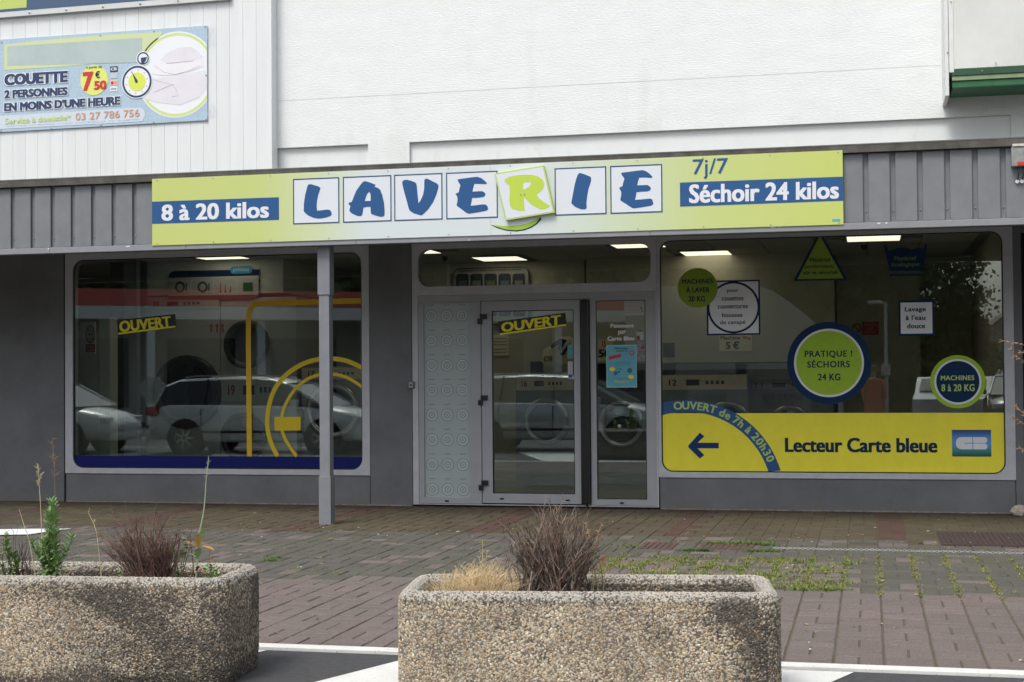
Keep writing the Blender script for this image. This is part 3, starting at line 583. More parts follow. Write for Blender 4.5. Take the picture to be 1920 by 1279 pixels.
# light box top right
lb = thing('light_box_sign', 'white projecting sign box with green lower rails at the top right', 'sign', (1.8, -.6, 4.2))
part('box_body', bx(.856, 4.0, -.6, -.02, 4.435, 7), mat('box_panel', (.66, .67, .64), .5, var=.1, scale=1.3, bump=.05), lb)
part('side_upright', MB().box(.770, .806, -.61, -.0, 4.17, 7, c=.004).box(.81, .855, -.606, -.01, 4.40, 7, c=.003).mesh(), mat('upright_white', (.70, .72, .70), .5, var=.06), lb)
GR = mat('green_rail', (.02, .075, .035), .5, var=.2, scale=8)
part('bottom_rail', MB().box(.832, 4, -.605, -.02, 4.365, 4.432, c=.004).mesh(), GR, lb)
part('pale_rail', MB().box(.836, 4, -.595, -.03, 4.318, 4.363, c=.003).mesh(), mat('pale_green_rail', (.22, .30, .17), .5, var=.2), lb)
part('bottom_rail', MB().box(.838, 4, -.58, -.04, 4.245, 4.316, c=.01).mesh(), mat('green_rail_bright', (.022, .125, .05), .5, var=.2), lb)
bo = MB()
for x_, z_ in ((.795, 5.14), (.795, 4.6), (.835, 5.1), (1.25, 4.47), (1.12, 4.40)): bo.lathe((x_, -.612, z_), [(.008, 0), (.007, -.006)], 'y', 8)
part('bolts', bo.mesh(), METAL, lb)
# cable box on the fascia
jb = thing('junction_box', 'weathered junction box with red strip and two hanging black cables on the right fascia', 'box', (1.3, CY-.03, 3.2))
jx0 = at(1896, 300, CY-.05).x; jz1 = at(1900, 276, CY-.05).z; jz0 = at(1900, 313, CY-.05).z
part('box_case', MB().box(jx0, jx0+.22, CY-.09, CY-.002, jz0, jz1, c=.006).mesh(), mat('box_grey', (.26, .27, .26), .6, var=.3, scale=20), jb)
part('top_flange', MB().box(jx0+.01, jx0+.24, CY-.10, CY-.002, jz1+.001, jz1+.022).mesh(), mat('flange_cream', (.6, .6, .5), .7, var=.3, scale=30), jb)
part('red_strip', bx(jx0+.045, jx0+.11, CY-.098, CY-.091, jz0+.005, jz0+.035), REDP, jb)
for dx in (.055, .095):
    part('cable', MB().tube(bez([(jx0+dx, CY-.05, jz0), (jx0+dx+.004, CY-.06, jz0-.06), (jx0+dx-.004, CY-.05, jz0-.115)], 4), .006, 6).mesh(), BLACK, jb)
    part('cable_grommet', MB().lathe((jx0+dx-.004, CY-.01, jz0-.125), [(.017, 0), (.017, -.012), (.009, -.012)], 'y', 14).mesh(), WHITE, jb)

# ================================================================== WINDOW FILMS AND STICKERS
DY = -.004
def decal(name, label, cat='sticker', c=(0, 0)): return thing(name, label, cat, (c[0], DY, c[1]))
# left window
t = decal('window_film', 'dark blue film strip along the bottom of the left window', 'film', (-7.3, .4))
part('film', MB().flat([rrect(-9.1, -5.532, .402, .541, .11, 6, (1, 1, 0, 0))], DY).mesh(), DNAVY, t)
t = decal('window_film', 'gold line drawing of a washing machine door on the left window', 'film', (-6.3, .55))
part('outline', MB().stroke(bez([XZ(*p, 0) for p in ((468, 856), (467.5, 800), (466.5, 700), (466, 610), (468, 585), (475, 573), (490, 569), (530, 568), (600, 566), (679, 564))], 4), .062, DY).mesh(), GOLD, t)
part('large_arc', MB().stroke(bez([XZ(380+a/3.119, 480+b_/3.119, 0) for a, b_ in ((438,1172),(398,1085),(378,980),(395,850),(440,750),(520,670),(620,618),(720,602),(830,610),(936,655))], 5), .052, DY).mesh(), mat('yellow_line_film', (.66, .50, .01), .4), t)
part('small_arc', MB().stroke(bez([XZ(380+a/3.119, 480+b_/3.119, 0) for a, b_ in ((550,1172),(494,1090),(464,1015),(466,930),(492,855),(550,770),(630,712),(720,690),(820,702),(900,742),(936,772))], 5), .036, DY-.0005).mesh(), MATS['yellow_line_film'], t)
part('handle_block', MB().flat([P2([(420,942),(574,940),(574,1020),(422,1022)][::-1], 0, 380, 480, 3.119)], DY-.001).mesh(), MATS['yellow_line_film'], t)
def ouvert(label, TL, TR, BR, BL, txt4, Y=DY):
    cc_ = XZ(*TL, 0); t = decal('open_sign', label, 'sign', cc_)
    part('board', MB().plate([[XZ(*p, 0) for p in (BL, BR, TR, TL)]], Y-.003, Y).mesh(), INK, t)
    part('underline', MB().flat([[XZ(BL[0]+.6, BL[1]-.2, 0), XZ(BR[0]-.6, BR[1]-.2, 0), XZ(BR[0]-.8, BR[1]-3.2, 0), XZ(BL[0]+.4, BL[1]-3.2, 0)]], Y-.0042).mesh(), YEL, t)
    part('lettering', tquad(MB(), 'OUVERT', *[XZ(*p, 0) for p in txt4], Y-.005, bold=.028).mesh(), YEL, t)
ouvert('black OUVERT sign with yellow letters stuck on the left window', (219.5, 600.5), (328.5, 589), (330, 614), (222, 627.5), ((225, 623.5), (322.5, 612), (320, 592.5), (224, 602.5)))
ouvert('black OUVERT sign with yellow letters stuck on the glass of the entrance door', (934, 603), (1060, 586.5), (1062.5, 611), (937, 628.5), ((941, 623.5), (1052, 608.5), (1052, 590), (939.5, 605.5)))
# right window
def W(x, y): return XZ(1220+x/2.3257, 420+y/2.3257, 0)
def wt(t, s, x0, x1, yt, yb, m, y=DY-.003, bold=.02, sp=1.05): a, c_ = W(x0, yb), W(x1, yt); part('lettering', tbox(MB(), s, a[0], a[1], c_[0], c_[1], y, bold=bold, spacing=sp).mesh(), m, t)
def disc_d(t, name, c_, r, m, y): part(name, MB().disc(c_[0], c_[1], y, r, 64).mesh(), m, t)
t = decal('window_film', 'yellow film band reading Lecteur Carte bleue with a CB logo across the right window', 'film', (-.4, .4))
part('film', MB().flat([rrect(-2.158, 1.328, .407, 1.022, .11, 6, (1, 1, 0, 0))], DY).mesh(), YEL, t)
wt(t, 'Lecteur Carte bleue', 586, 1250, 933, 995, mat('banner_ink', (.008, .035, .07), .6, spec=.15), y=DY-.002, bold=.026, sp=1.0)
LG = mat('cb_logo_print', (.05, .15, .5), .35); n = LG.node_tree; tc = n.nodes.new('ShaderNodeTexCoord'); sx = n.nodes.new('ShaderNodeSeparateXYZ'); mr = n.nodes.new('ShaderNodeMapRange'); cr = n.nodes.new('ShaderNodeValToRGB')
l0, l1 = W(1315, 1014), W(1484, 898); mr.inputs[1].default_value = l0[1]; mr.inputs[2].default_value = l1[1]
n.links.new(tc.outputs['Object'], sx.inputs[0]); n.links.new(sx.outputs[2], mr.inputs[0]); n.links.new(mr.outputs[0], cr.inputs[0]); n.links.new(cr.outputs[0], n.nodes['Principled BSDF'].inputs['Base Color'])
e = cr.color_ramp.elements; e[0].color = (.005, .06, .03, 1); e[1].color = (.006, .03, .16, 1)
for p_, c_ in ((.2, (.03, .22, .22, 1)), (.45, (.10, .30, .62, 1)), (.7, (.07, .26, .62, 1))): k = e.new(p_); k.color = c_
lg = part('card_logo', MB().flat([[l0, (l1[0], l0[1]), l1, (l0[0], l1[1])]], DY-.002).mesh(), LG, t)
wd, ht = l1[0]-l0[0], l1[1]-l0[1]
def LP(u, v): return (l0[0]+wd*u, l0[1]+ht*v)
a, b_ = LP(.10, .27), LP(.52, .73); part('logo_letter', MB().flat([rrect(a[0], b_[0], a[1], b_[1], ht*.2, 6, (1, 0, 0, 1))], DY-.003).mesh(), WHITE, lg)
for v0, v1 in ((.27, .49), (.51, .73)):
    a, b_ = LP(.54, v0), LP(.90, v1); part('logo_letter', MB().flat([rrect(a[0], b_[0], a[1], b_[1], ht*.095, 5, (0, 1, 1, 0))], DY-.003).mesh(), WHITE, lg)
a, b_ = LP(.32, .49), LP(.54, .51); part('logo_slit', MB().flat([[a, (b_[0], a[1]), b_, (a[0], b_[1])]], DY-.0035).mesh(), BLUE, lg)
t = decal('window_film', 'blue arc reading OUVERT de 7h à 20h30 over a yellow field with a blue left arrow', 'film', (-1.9, .5))
CX, CZ, RO, RI = -1.9, .142, 1.022, .897
arc = []
for k in range(33):
    th = math.radians(-14.6+(74.2+14.6)*k/32); arc.append((max(CX+RO*math.sin(th), -2.158), max(CZ+RO*math.cos(th), .408)))
for k in range(33):
    th = math.radians(72.8-(72.8+16.6)*k/32); arc.append((max(CX+RI*math.sin(th), -2.158), max(CZ+RI*math.cos(th), .408)))
part('arc_band', MB().flat([arc], DY-.0015).mesh(), BLUE, t)
# glyphs along the arc
s_ = 'OUVERT de 7h à 20h30'; adv = []; tot = 0
for ch in s_:
    wch = {'O': .78, 'U': .72, 'V': .70, 'E': .60, 'R': .64, 'T': .62, ' ': .30, 'd': .62, 'e': .60, '7': .55, 'h': .60, 'à': .58, '2': .60, '0': .64, '3': .62}[ch]; adv.append(wch); tot += wch
ang0, ang1 = math.radians(-7.8), math.radians(67.5); acc = 0; mb = MB(); szs = .086/.73; rb = RI+.028
for ch, wch in zip(s_, adv):
    if ch != ' ':
        th = ang0+(ang1-ang0)*(acc+wch/2)/tot; v, f = glyphs(ch, .022); cx_ = (v[:, 0].min()+v[:, 0].max())/2
        out = [(CX+(rb+p[1]*szs)*math.sin(th)+(p[0]-cx_)*szs*math.cos(th), DY-.003-p[2], CZ+(rb+p[1]*szs)*math.cos(th)-(p[0]-cx_)*szs*math.sin(th)) for p in v]
        mb.add(out, f)
    acc += wch
part('lettering', mb.mesh(), mat('arc_lime', (.42, .58, .16), .45), t)
part('arrow', MB().flat([[W(*p) for p in ((165,966),(215,910),(234,926),(205,954),(297,954),(297,978),(205,978),(234,1008),(215,1023),(165,974))]], DY-.003).mesh(), mat('arrow_blue', (.012, .04, .16), .6, spec=.15), t)
t = decal('round_sticker', 'plain green round sticker reading MACHINES À LAVER 20 KG, overlapping the square one', 'sticker', W(205, 279))
disc_d(t, 'disc', W(205, 279), .213, mat('lime_disc', (.22, .33, .012), .5), DY-.004)
wt(t, 'MACHINES', 138, 272, 238, 262, DTEXT, DY-.005); wt(t, 'À LAVER', 155, 257, 270, 300, DTEXT, DY-.005); wt(t, '20 KG', 166, 237, 314, 339, DTEXT, DY-.005)
t = decal('square_sticker', 'white square sticker with navy ring listing couettes couvertures housses de canapé', 'sticker', W(362, 363))
a, b_ = W(246, 486), W(476, 243); a2, b2 = W(253, 479), W(469, 250)
part('border', MB().flat([[a, (b_[0], a[1]), b_, (a[0], b_[1])]], DY-.0005).mesh(), NAVY, t); part('face', MB().flat([[a2, (b2[0], a2[1]), b2, (a2[0], b2[1])]], DY-.001).mesh(), WHITE, t)
c_ = W(361, 364); part('ring', MB().ring(c_[0], c_[1], DY-.002, .253, .275, 64).mesh(), NAVY, t)
for s2, x0, x1, y0, y1 in (('pour', 333, 383, 285, 303), ('couettes', 310, 405, 316, 335), ('couvertures', 293, 424, 351, 370), ('housses', 312, 400, 387, 407), ('de canapé', 303, 413, 419, 443)): wt(t, s2, x0, x1, y0, y1, DTEXT, bold=.012)
t = decal('triangle_sticker', 'green triangle sticker reading Matériel performant, sûr et sécurisé', 'sticker', W(740, 200))
part('border', MB().flat([[W(622, 249), W(859, 244), W(738, 30)]], DY).mesh(), NAVY, t); part('face', MB().flat([[W(640, 241), W(841, 237), W(738, 50)]], DY-.001).mesh(), mat('lime_disc', (.2, .3, .02)), t)
for s2, x0, x1, y0, y1 in (('Matériel', 694, 782, 146, 166), ('performant,', 675, 800, 176, 197), ('sûr et sécurisé', 665, 815, 202, 221)): wt(t, s2, x0, x1, y0, y1, DTEXT, bold=.015)
t = decal('basin_sticker', 'dark blue wash basin sticker reading Matériel écologique', 'sticker', W(1110, 200))
wave = [(1052+k*3, 113-9*math.sin(max(0, math.sin((k*3)/132*math.pi*3)))*1.0 if False else 112-10*abs(math.sin(k*3/129*math.pi*1.5*1.0))) for k in range(44)]
part('basin', MB().flat([[W(*p) for p in [(1018, 94), (1027, 94), (1036, 118)]+wave+[(1188, 116), (1196, 90), (1206, 88), (1188, 203), (1042, 206)]]], DY).mesh(), NAVY, t)
part('bar', MB().flat([[W(1040, 218), W(1182, 216), W(1182, 224), W(1040, 227)][::-1]], DY).mesh(), NAVY, t)
LD = mat('dull_lime_ink', (.12, .18, .02), .5)
wt(t, 'Matériel', 1062, 1156, 139, 160, LD); wt(t, 'écologique', 1050, 1172, 165, 192, LD)
t = decal('square_sticker', "white square sticker with navy border reading Lavage à l'eau douce", 'sticker', W(1158, 410))
a, b_ = W(1083, 488), W(1236, 331); a2, b2 = W(1091, 479), W(1227, 341)
part('border', MB().flat([[a, (b_[0], a[1]), b_, (a[0], b_[1])]], DY).mesh(), NAVY, t); part('face', MB().flat([[a2, (b2[0], a2[1]), b2, (a2[0], b2[1])]], DY-.001).mesh(), WHITE, t)
for s2, x0, x1, y0, y1 in (('Lavage', 1108, 1200, 361, 388), ("à l'eau", 1112, 1198, 396, 420), ('douce', 1118, 1197, 433, 456)): wt(t, s2, x0, x1, y0, y1, DTEXT, bold=.02)
t = decal('round_sticker', 'largest round sticker, navy and green, reading PRATIQUE ! SÉCHOIRS 24 KG', 'sticker', W(777, 606)); c_ = W(777, 606)
disc_d(t, 'outer_disc', c_, .428, NAVY, DY); disc_d(t, 'white_disc', c_, .357, WHITE, DY-.001); disc_d(t, 'green_disc', c_, .335, LIME, DY-.002)
wt(t, 'PRATIQUE !', 672, 879, 551, 586, DTEXT, bold=.018, sp=1.12); wt(t, 'SÉCHOIRS', 683, 868, 590, 627, DTEXT, bold=.018, sp=1.12); wt(t, '24 KG', 730, 827, 652, 683, DTEXT, bold=.02)
t = decal('round_sticker', 'smaller round sticker with green rim and navy centre reading MACHINES 8 à 20 KG', 'sticker', W(1339, 688)); c_ = W(1339, 688)
disc_d(t, 'outer_disc', c_, .272, LIME, DY); disc_d(t, 'white_disc', c_, .232, WHITE, DY-.001); disc_d(t, 'navy_disc', c_, .212, NAVY, DY-.002)
LT = mat('arc_lime', (.4, .6, .1)); wt(t, 'MACHINES', 1265, 1411, 660, 682, LT, bold=.022, sp=1.1); wt(t, '8 à 20 KG', 1268, 1412, 698, 730, LT, bold=.018)
# door glass items
def D(x, y): return XZ(1100+x/5.814, 540+y/5.814, 0)
def dt(par, s, x0, x1, yt, yb, m, y=DY-.001, bold=.012): a, c_ = D(x0, yb), D(x1, yt); part('lettering', tbox(MB(), s, a[0], a[1], c_[0], c_[1], y, bold=bold).mesh(), m, par)
t = decal('window_lettering', 'white lettering Paiement par Carte Bleu on the side pane right of the door', 'lettering', D(380, 480))
WT = mat('pale_vinyl', (.80, .80, .80), .6)
dt(t, 'Paiement', 260, 515, 386, 436, WT, bold=.016); dt(t, 'par', 345, 430, 464, 517, WT, bold=.016); dt(t, 'Carte Bleu', 228, 518, 526, 575, WT, bold=.02)
t = decal('poster', 'light blue Prévention Covid-19 poster with yellow blobs on the side pane', 'poster', D(380, 850))
CY_ = mat('poster_cyan', (.12, .42, .52), .5, var=.1, scale=9); a, b_ = D(218, 1086), D(544, 620)
part('sheet', MB().plate([[a, (b_[0], a[1]), b_, (a[0], b_[1])]], DY-.001, DY).mesh(), mat('poster_edge', (.35, .6, .65), .5), t)
a, b_ = D(226, 1078), D(536, 628); part('print', MB().flat([[a, (b_[0], a[1]), b_, (a[0], b_[1])]], DY-.0016).mesh(), CY_, t)
dt(t, 'Prévention', 306, 456, 645, 668, INK, DY-.0026); dt(t, 'Covid-19', 322, 446, 673, 696, INK, DY-.0026)
part('red_flash', MB().flat([[D(242, 785), D(380, 752), D(372, 718), D(238, 745)]], DY-.0022).mesh(), REDP, t)
part('red_round_mark', MB().ring(*D(494, 708), DY-.0022, .016, .027, 20).mesh(), REDP, t)
for u, v in ((280, 885), (484, 970)): part('yellow_blob', MB().disc(*D(u, v), DY-.0022, .032, 20, .022).mesh(), YEL, t)
for u, v, r_ in ((315, 930, .022), (350, 915, .014), (372, 885, .01), (470, 900, .028)): part('dark_picture', MB().disc(*D(u, v), DY-.0021, r_, 14).mesh(), mat('poster_teal', (.03, .15, .25), .5), t)
part('yellow_line', MB().flat([[D(315, 1032), D(455, 1030), D(455, 1014), D(315, 1016)]], DY-.0022).mesh(), mat('poster_yellow', (.5, .5, .1), .5), t)
ln = MB()
for v in (806, 822, 840, 984): a, b_ = D(315, v+5), D(480, v); ln.flat([[a, (b_[0], a[1]), b_, (a[0], b_[1])]], DY-.0022)
part('print_lines', ln.mesh(), mat('poster_teal', (.03, .1, .2)), t)
t = decal('notice', 'small white notice in the top right corner of the side pane', 'notice', D(526, 220)); a, b_ = D(413, 300), D(640, 138)
part('sheet', MB().plate([[a, (b_[0], a[1]), b_, (a[0], b_[1])]], DY-.001, DY).mesh(), mat('notice_paper', (.42, .42, .41), .6), t)
ln = MB()
for v, x1 in ((160, 600), (200, 560), (234, 560), (262, 560)): a, b_ = D(435, v+5), D(x1, v); ln.flat([[a, (b_[0], a[1]), b_, (a[0], b_[1])]], DY-.0018)
part('print_lines', ln.mesh(), mat('notice_ink', (.2, .24, .28), .6), t)
part('figure_print', MB().disc(*D(592, 215), DY-.002, .008, 10).stroke([D(598, 225), D(606, 250), D(612, 262)], .006, DY-.002).mesh(), INK, t)
t = decal('notice', 'small stack of payment card logos beside the white lettering on the side pane', 'sticker', D(582, 520)); a, b_ = D(545, 565), D(620, 462)
part('sheet', MB().plate([[a, (b_[0], a[1]), b_, (a[0], b_[1])]], DY-.001, DY).mesh(), mat('notice_paper', (.42, .42, .41)), t)
a, b_ = D(550, 475), D(612, 464); part('blue_print', MB().flat([[a, (b_[0], a[1]), b_, (a[0], b_[1])]], DY-.002).mesh(), NAVY, t)
a, b_ = D(548, 565), D(580, 520); part('red_print', MB().flat([[a, (b_[0], a[1]), b_, (a[0], b_[1])]], DY-.002).mesh(), mat('dull_red', (.25, .05, .05), .5), t)
t = decal('poster', 'grey and red picture notice partly behind the blue poster on the side pane', 'poster', D(600, 700)); a, b_ = D(546, 790), D(650, 570)
part('sheet', MB().plate([[a, (b_[0], a[1]), b_, (a[0], b_[1])]], DY-.0006, DY).mesh(), mat('grey_notice', (.20, .20, .22), .6, var=.5, scale=40), t)
part('red_print', MB().disc(*D(610, 650), DY-.0012, .02, 14).mesh(), mat('dull_red', (.25, .05, .05)), t)
def Q(x, y): return XZ(910+x/3.368, 560+y/3.368, 0)
t = decal('sticker', 'tall white strip sticker with a blue square at its foot on the door glass', 'sticker', Q(537, 450)); a, b_ = Q(522, 506), Q(552, 397)
part('sheet', MB().plate([[a, (b_[0], a[1]), b_, (a[0], b_[1])]], DY-.001, DY).mesh(), mat('strip_white', (.45, .46, .5), .5), t)
a, b_ = Q(526, 500), Q(549, 478); part('blue_square', MB().flat([[a, (b_[0], a[1]), b_, (a[0], b_[1])]], DY-.002).mesh(), mat('bright_blue', (.03, .06, .4), .5), t)
mb = MB()
for v in (412, 428, 446, 462): mb.disc(*Q(538, v), DY-.002, .005, 8)
part('marks', mb.mesh(), INK, t)
t = decal('sticker', 'small turquoise sticker above the white strip on the door glass', 'sticker', Q(540, 330)); a, b_ = Q(520, 378), Q(560, 290)
part('sheet', MB().plate([[a, (b_[0], a[1]), b_, (a[0], b_[1])]], DY-.001, DY).mesh(), mat('turquoise', (.08, .28, .28), .5, var=.3, scale=40), t)

# ================================================================== INSIDE THE LAUNDRY
WALLI = mat('cream_interior_wall', (.56, .53, .42), .8, var=.06, scale=2); CEIL = mat('ceiling_tile', (.56, .57, .54), .9, var=.05, scale=6)
struct('interior_floor', bx(-12, 1.425, .31, 5.2, -.02, .004), mat('interior_floor_tile', (.30, .29, .26), .4, var=.12, scale=5))
part('upper_floor_mass', bx(-15.9, 5.9, .41, 9, 3.06, 8.9), SMOOTHW)
struct('interior_wall', bx(-12.1, 1.425, 5.2, 5.3, 0, 3.0), WALLI)
struct('interior_wall', bx(-12.1, -12.0, .31, 5.3, 0, 3.0), WALLI)
struct('interior_wall', bx(1.36, 1.428, .31, 5.2, 0, 3.0), WALLI)
ce = struct('ceiling', bx(-12.1, 1.43, .0, 5.3, 3.015, 3.05), mat('ceiling_grid_line', (.2, .2, .19), .6))
TS_ = .62; gy0 = 1.60-TS_*2; tile_me = MB().box(-TS_/2+.008, TS_/2-.008, -TS_/2+.008, TS_/2-.008, 3.0, 3.014, c=.003).mesh(); tile_me.materials.append(CEIL)
LIGHTS = [(-8.17, 1.95), (-5.56, 1.95), (-2.70, 1.95), (.07, 1.95), (-4.78, 3.45), (-2.03, 3.45), (-10.92, 1.95)]  # last panel is out of view, added to brighten the left partition
for i in range(-4, 17):
    for j in range(8):
        cx_, cy_ = -9.3+TS_*(i+.5), .33+TS_*(j+.5)
        if any(abs(cx_-a) < .45 and abs(cy_-b_) < .45 for a, b_ in LIGHTS): continue
        o = bpy.data.objects.new('ceiling_tile', tile_me); COL.objects.link(o); o.parent = ce; o.location = (cx_, cy_, 0)
LED = mat('led_panel_light', (1.0, .85, .66), .5, emit=1.25)
LBL = ['lit ceiling panel seen through the left window', 'lit ceiling panel at the left end of the transom window', 'lit ceiling panel cut by the right end of the transom window', 'lit ceiling panel beside the top of the triangle sticker', 'lit ceiling panel in the middle left of the transom window', 'lit ceiling panel above the green round sticker in the right window', 'unseen lit ceiling panel added left of the left window to brighten the partition']
for (a, b_), L_ in zip(LIGHTS, LBL):
    t = thing('ceiling_light', L_, 'light', (a, b_, 3.0), 0, 'lit square ceiling panels inside the laundry')
    part('light_frame', MB().box(a-.325, a+.325, b_-.345, b_+.345, 2.998, 3.012).mesh(), mat('ceiling_grid_line', (.2, .2, .2)), t)
    part('diffuser', bx(a-.30, a+.30, b_-.32, b_+.32, 2.994, 2.998), LED, t)
for px_ in ((834, 490), (1620, 468)):
    p = at(*px_, 2.8); t = thing('sprinkler', 'small dark detector hanging from the laundry ceiling, %s' % ('behind the transom' if px_[0] < 1000 else 'behind the right window'), 'detector', (p.x, p.y, 3.0))
    part('body', MB().lathe((p.x, p.y, 2.93), [(.02, 0), (.035, .03), (.04, .07)], 'z', 12).mesh(), BLACK, t)
STEEL = mat('brushed_steel', (.30, .31, .32), .35, metal=.3, var=.1, scale=4); CASE = mat('machine_case', (.48, .49, .48), .45, var=.05); DGL = glass_mat('drum_glass', .05, (.3, .32, .34)); MGREY = mat('machine_dark_ring', (.03, .03, .033), .35)
CREAM = mat('cream_control_panel', (.85, .72, .52), .5, var=.05); CHROME = mat('chrome_ring', (.55, .55, .56), .25, metal=.8)
def machine(name, label, x0, x1, z0, z1, y, d, cx_, cz_, r, ringm, casem, panel_z=None, num=None, pm=None, numc=None):
    t = thing(name, label, 'washing machine' if 'washer' in name else 'dryer', ((x0+x1)/2, y, z0))
    part('cabinet', MB().box(x0, x1, y, y+d, z0, z1, c=.01).mesh(), casem, t)
    if r:
        dr = part('door', MB().lathe((cx_, y, cz_), [(r, -.001), (r*1.0, -.05), (r*.93, -.075), (r*.80, -.07), (r*.77, -.04)], 'y', 48, caps=False).mesh(), ringm, t, smooth=True)
        part('door_glass', MB().lathe((cx_, y, cz_), [(.001, -.06), (r*.4, -.055), (r*.78, -.04)], 'y', 40, caps=False).mesh(), DGL, dr)
        part('drum', MB().lathe((cx_, y, cz_), [(r*.77, -.03), (r*.7, -.004), (.001, -.003)], 'y', 40, caps=False).mesh(), mat('drum_inside', (.05, .05, .055), .3, metal=.6), dr)
        part('door_handle', MB().box(cx_+r*.86, cx_+r*.98, y-.11, y-.06, cz_-.06, cz_+.06, c=.008).mesh(), MGREY, dr)
    if panel_z:
        a, b_ = panel_z; pn_ = part('control_panel', MB().box(x0+.01, x1-.01, y-.015, y-.001, a, b_, c=.003).mesh(), pm or CREAM, t); numc = numc or mat('number_dull_red', (.22, .03, .025), .6); h = b_-a; w_ = x1-x0
        part('display', bx(x0+w_*.30, x0+w_*.45, y-.018, y-.0155, a+h*.3, b_-h*.3), BLACK, pn_)
        for k in range(4): part('button', bx(x0+w_*(.52+k*.06), x0+w_*(.555+k*.06), y-.019, y-.0155, a+h*.38, a+h*.62), mat('button_dark', (.05, .08, .12), .4), pn_)
        if num: part('number_label', tbox(MB(), num, x0+w_*.10, a+h*.28, x0+w_*.19, b_-h*.28, y-.0165, bold=.02).mesh(), numc or REDP, pn_)
    return t
Y1 = 2.45
a = at(274, 860, Y1); b_ = at(412, 555, Y1); c_ = at(352, 735, Y1)
machine('tumble_dryer', 'big tumble dryer with dark round door behind the left window', a.x, b_.x, .05, b_.z, Y1, 1.1, c_.x, c_.z, .49, MGREY, CASE, (b_.z-.16, b_.z-.02), '20', CASE)
a = at(415, 870, Y1); b_ = at(556, 700, Y1); c_ = at(452, 822, Y1); zc = at(480, 705, Y1).z
machine('tumble_dryer', 'lower dryer of the stacked pair with panel numbers 19 and 18 behind the left window', a.x, b_.x, .05, zc, Y1, 1.1, c_.x+.05, c_.z+.02, .32, MGREY, CASE, (at(480, 770, Y1).z+.12, zc-.03), '19', CASE)
b2 = at(556, 556, Y1); c_ = at(464, 646, Y1)
machine('tumble_dryer', 'upper dryer of the stacked pair with large black door behind the left window', a.x, b_.x, zc+.005, b2.z, Y1, 1.1, c_.x, c_.z, .32, MGREY, CASE)
ar = thing('arrow_stickers', 'three red arrow stickers above the stacked dryers', 'sticker', (a.x, Y1, 2.2)); mb = MB()
for px_ in (396, 407, 418):
    p = at(px_, 615, Y1); mb.flat([[(p.x-.012, p.z-.06), (p.x+.012, p.z-.06), (p.x+.012, p.z+.02), (p.x+.03, p.z+.02), (p.x, p.z+.06), (p.x-.03, p.z+.02), (p.x-.012, p.z+.02)]], Y1-.002)
part('arrows', mb.mesh(), REDP, ar)
Y2 = 2.5
a = at(566, 870, Y2); b_ = at(700, 686, Y2); c_ = at(626, 770, Y2)
machine('washer', 'washing machine with wide chrome door behind the left window, right of the stacked dryers', a.x, b_.x, .05, b_.z, Y2, .9, c_.x, c_.z, .37, CHROME, STEEL, (b_.z-.17, b_.z-.02), '17')
a = at(968, 900, Y2); b_ = at(1086, 703, Y2); c_ = at(1026, 790, Y2)
machine('washer', 'washing machine with chrome door seen through the entrance door', a.x, b_.x, .05, b_.z, Y2, .85, c_.x, c_.z, .30, CHROME, STEEL, (b_.z-.19, b_.z-.02), '16')
wtop = b_.z
a = at(1116, 900, Y2+.25); b_ = at(1222, 735, Y2+.25); c_ = at(1165, 795, Y2+.25)
machine('washer', 'low dark washing machine behind the side pane with the blue poster', a.x, b_.x, .05, b_.z, Y2+.25, .85, c_.x, c_.z, .30, CHROME, mat('dark_machine', (.10, .10, .10), .4), None)
Y3 = 3.0
a = at(1240, 900, Y3); b_ = at(1402, 702, Y3); c_ = at(1372, 800, Y3)
machine('washer', 'number 12 washing machine with cream control strip behind the right window', a.x, b_.x, .05, b_.z, Y3, .6, c_.x-.05, c_.z, .33, CHROME, STEEL, (at(1300, 731, Y3).z, b_.z-.005), '12', CREAM)
Y4 = 3.75
for px0, px1, nm, lb_ in ((1268, 1379, '13', 'steel washing machine at the back, left one under the price card'), (1402, 1562, '11', 'number 11 steel washing machine at the back, left of the largest round sticker')):
    a = at(px0, 900, Y4); b_ = at(px1, 679, Y4)
    machine('washer', lb_, a.x, b_.x, .05, b_.z, Y4, .8, (a.x+b_.x)/2, at(1400, 805, Y4).z, .32, CHROME, STEEL, (at(1400, 733, Y4).z, at(1400, 712, Y4).z), nm, mat('steel_panel', (.22, .22, .22), .4))
# bulkheads
a = at(272, 480, Y1); b_ = at(531, 553, Y1); struct('interior_bulkhead', bx(a.x-.1, b_.x, Y1+.001, 5.1, b_.z+.03, 2.998), mat('bulkhead_white', (.68, .69, .66), .8, var=.03))
a = at(1100, 500, Y4); b_ = at(1566, 678, Y4); struct('interior_bulkhead', bx(a.x, b_.x, Y4-.02, 5.1, b_.z+.005, 2.998), WALLI)
a = at(1568, 500, 4.4); b_ = at(1728, 800, 4.4); struct('interior_partition', bx(a.x, b_.x, 4.4, 5.1, .005, 2.998), mat('partition_paint', (.55, .54, .46), .8, var=.05))
a = at(128, 600, 1.3); b_ = at(185, 622, 1.3); struct('interior_partition', bx(a.x, b_.x, 1.3, 1.36, .005, b_.z), mat('white_partition', (.72, .74, .70), .7, var=.03))
a = at(186, 600, 1.25); b_ = at(206, 598, 1.25); struct('interior_pillar', bx(a.x, b_.x, 1.25, 1.45, .005, b_.z+.02), mat('white_partition', (.7, .7, .7)))
a = at(232, 600, 2.0); b_ = at(256, 560, 2.0); struct('interior_pillar', bx(a.x, b_.x, 2.0, 2.1, .005, 2.998), mat('blue_grey_frame', (.22, .26, .30), .5))
a = at(206, 600, 2.3); b_ = at(272, 560, 2.3); struct('interior_partition', bx(a.x, b_.x, 2.3, 2.36, .005, 2.998), mat('dark_door', (.08, .085, .085), .5))
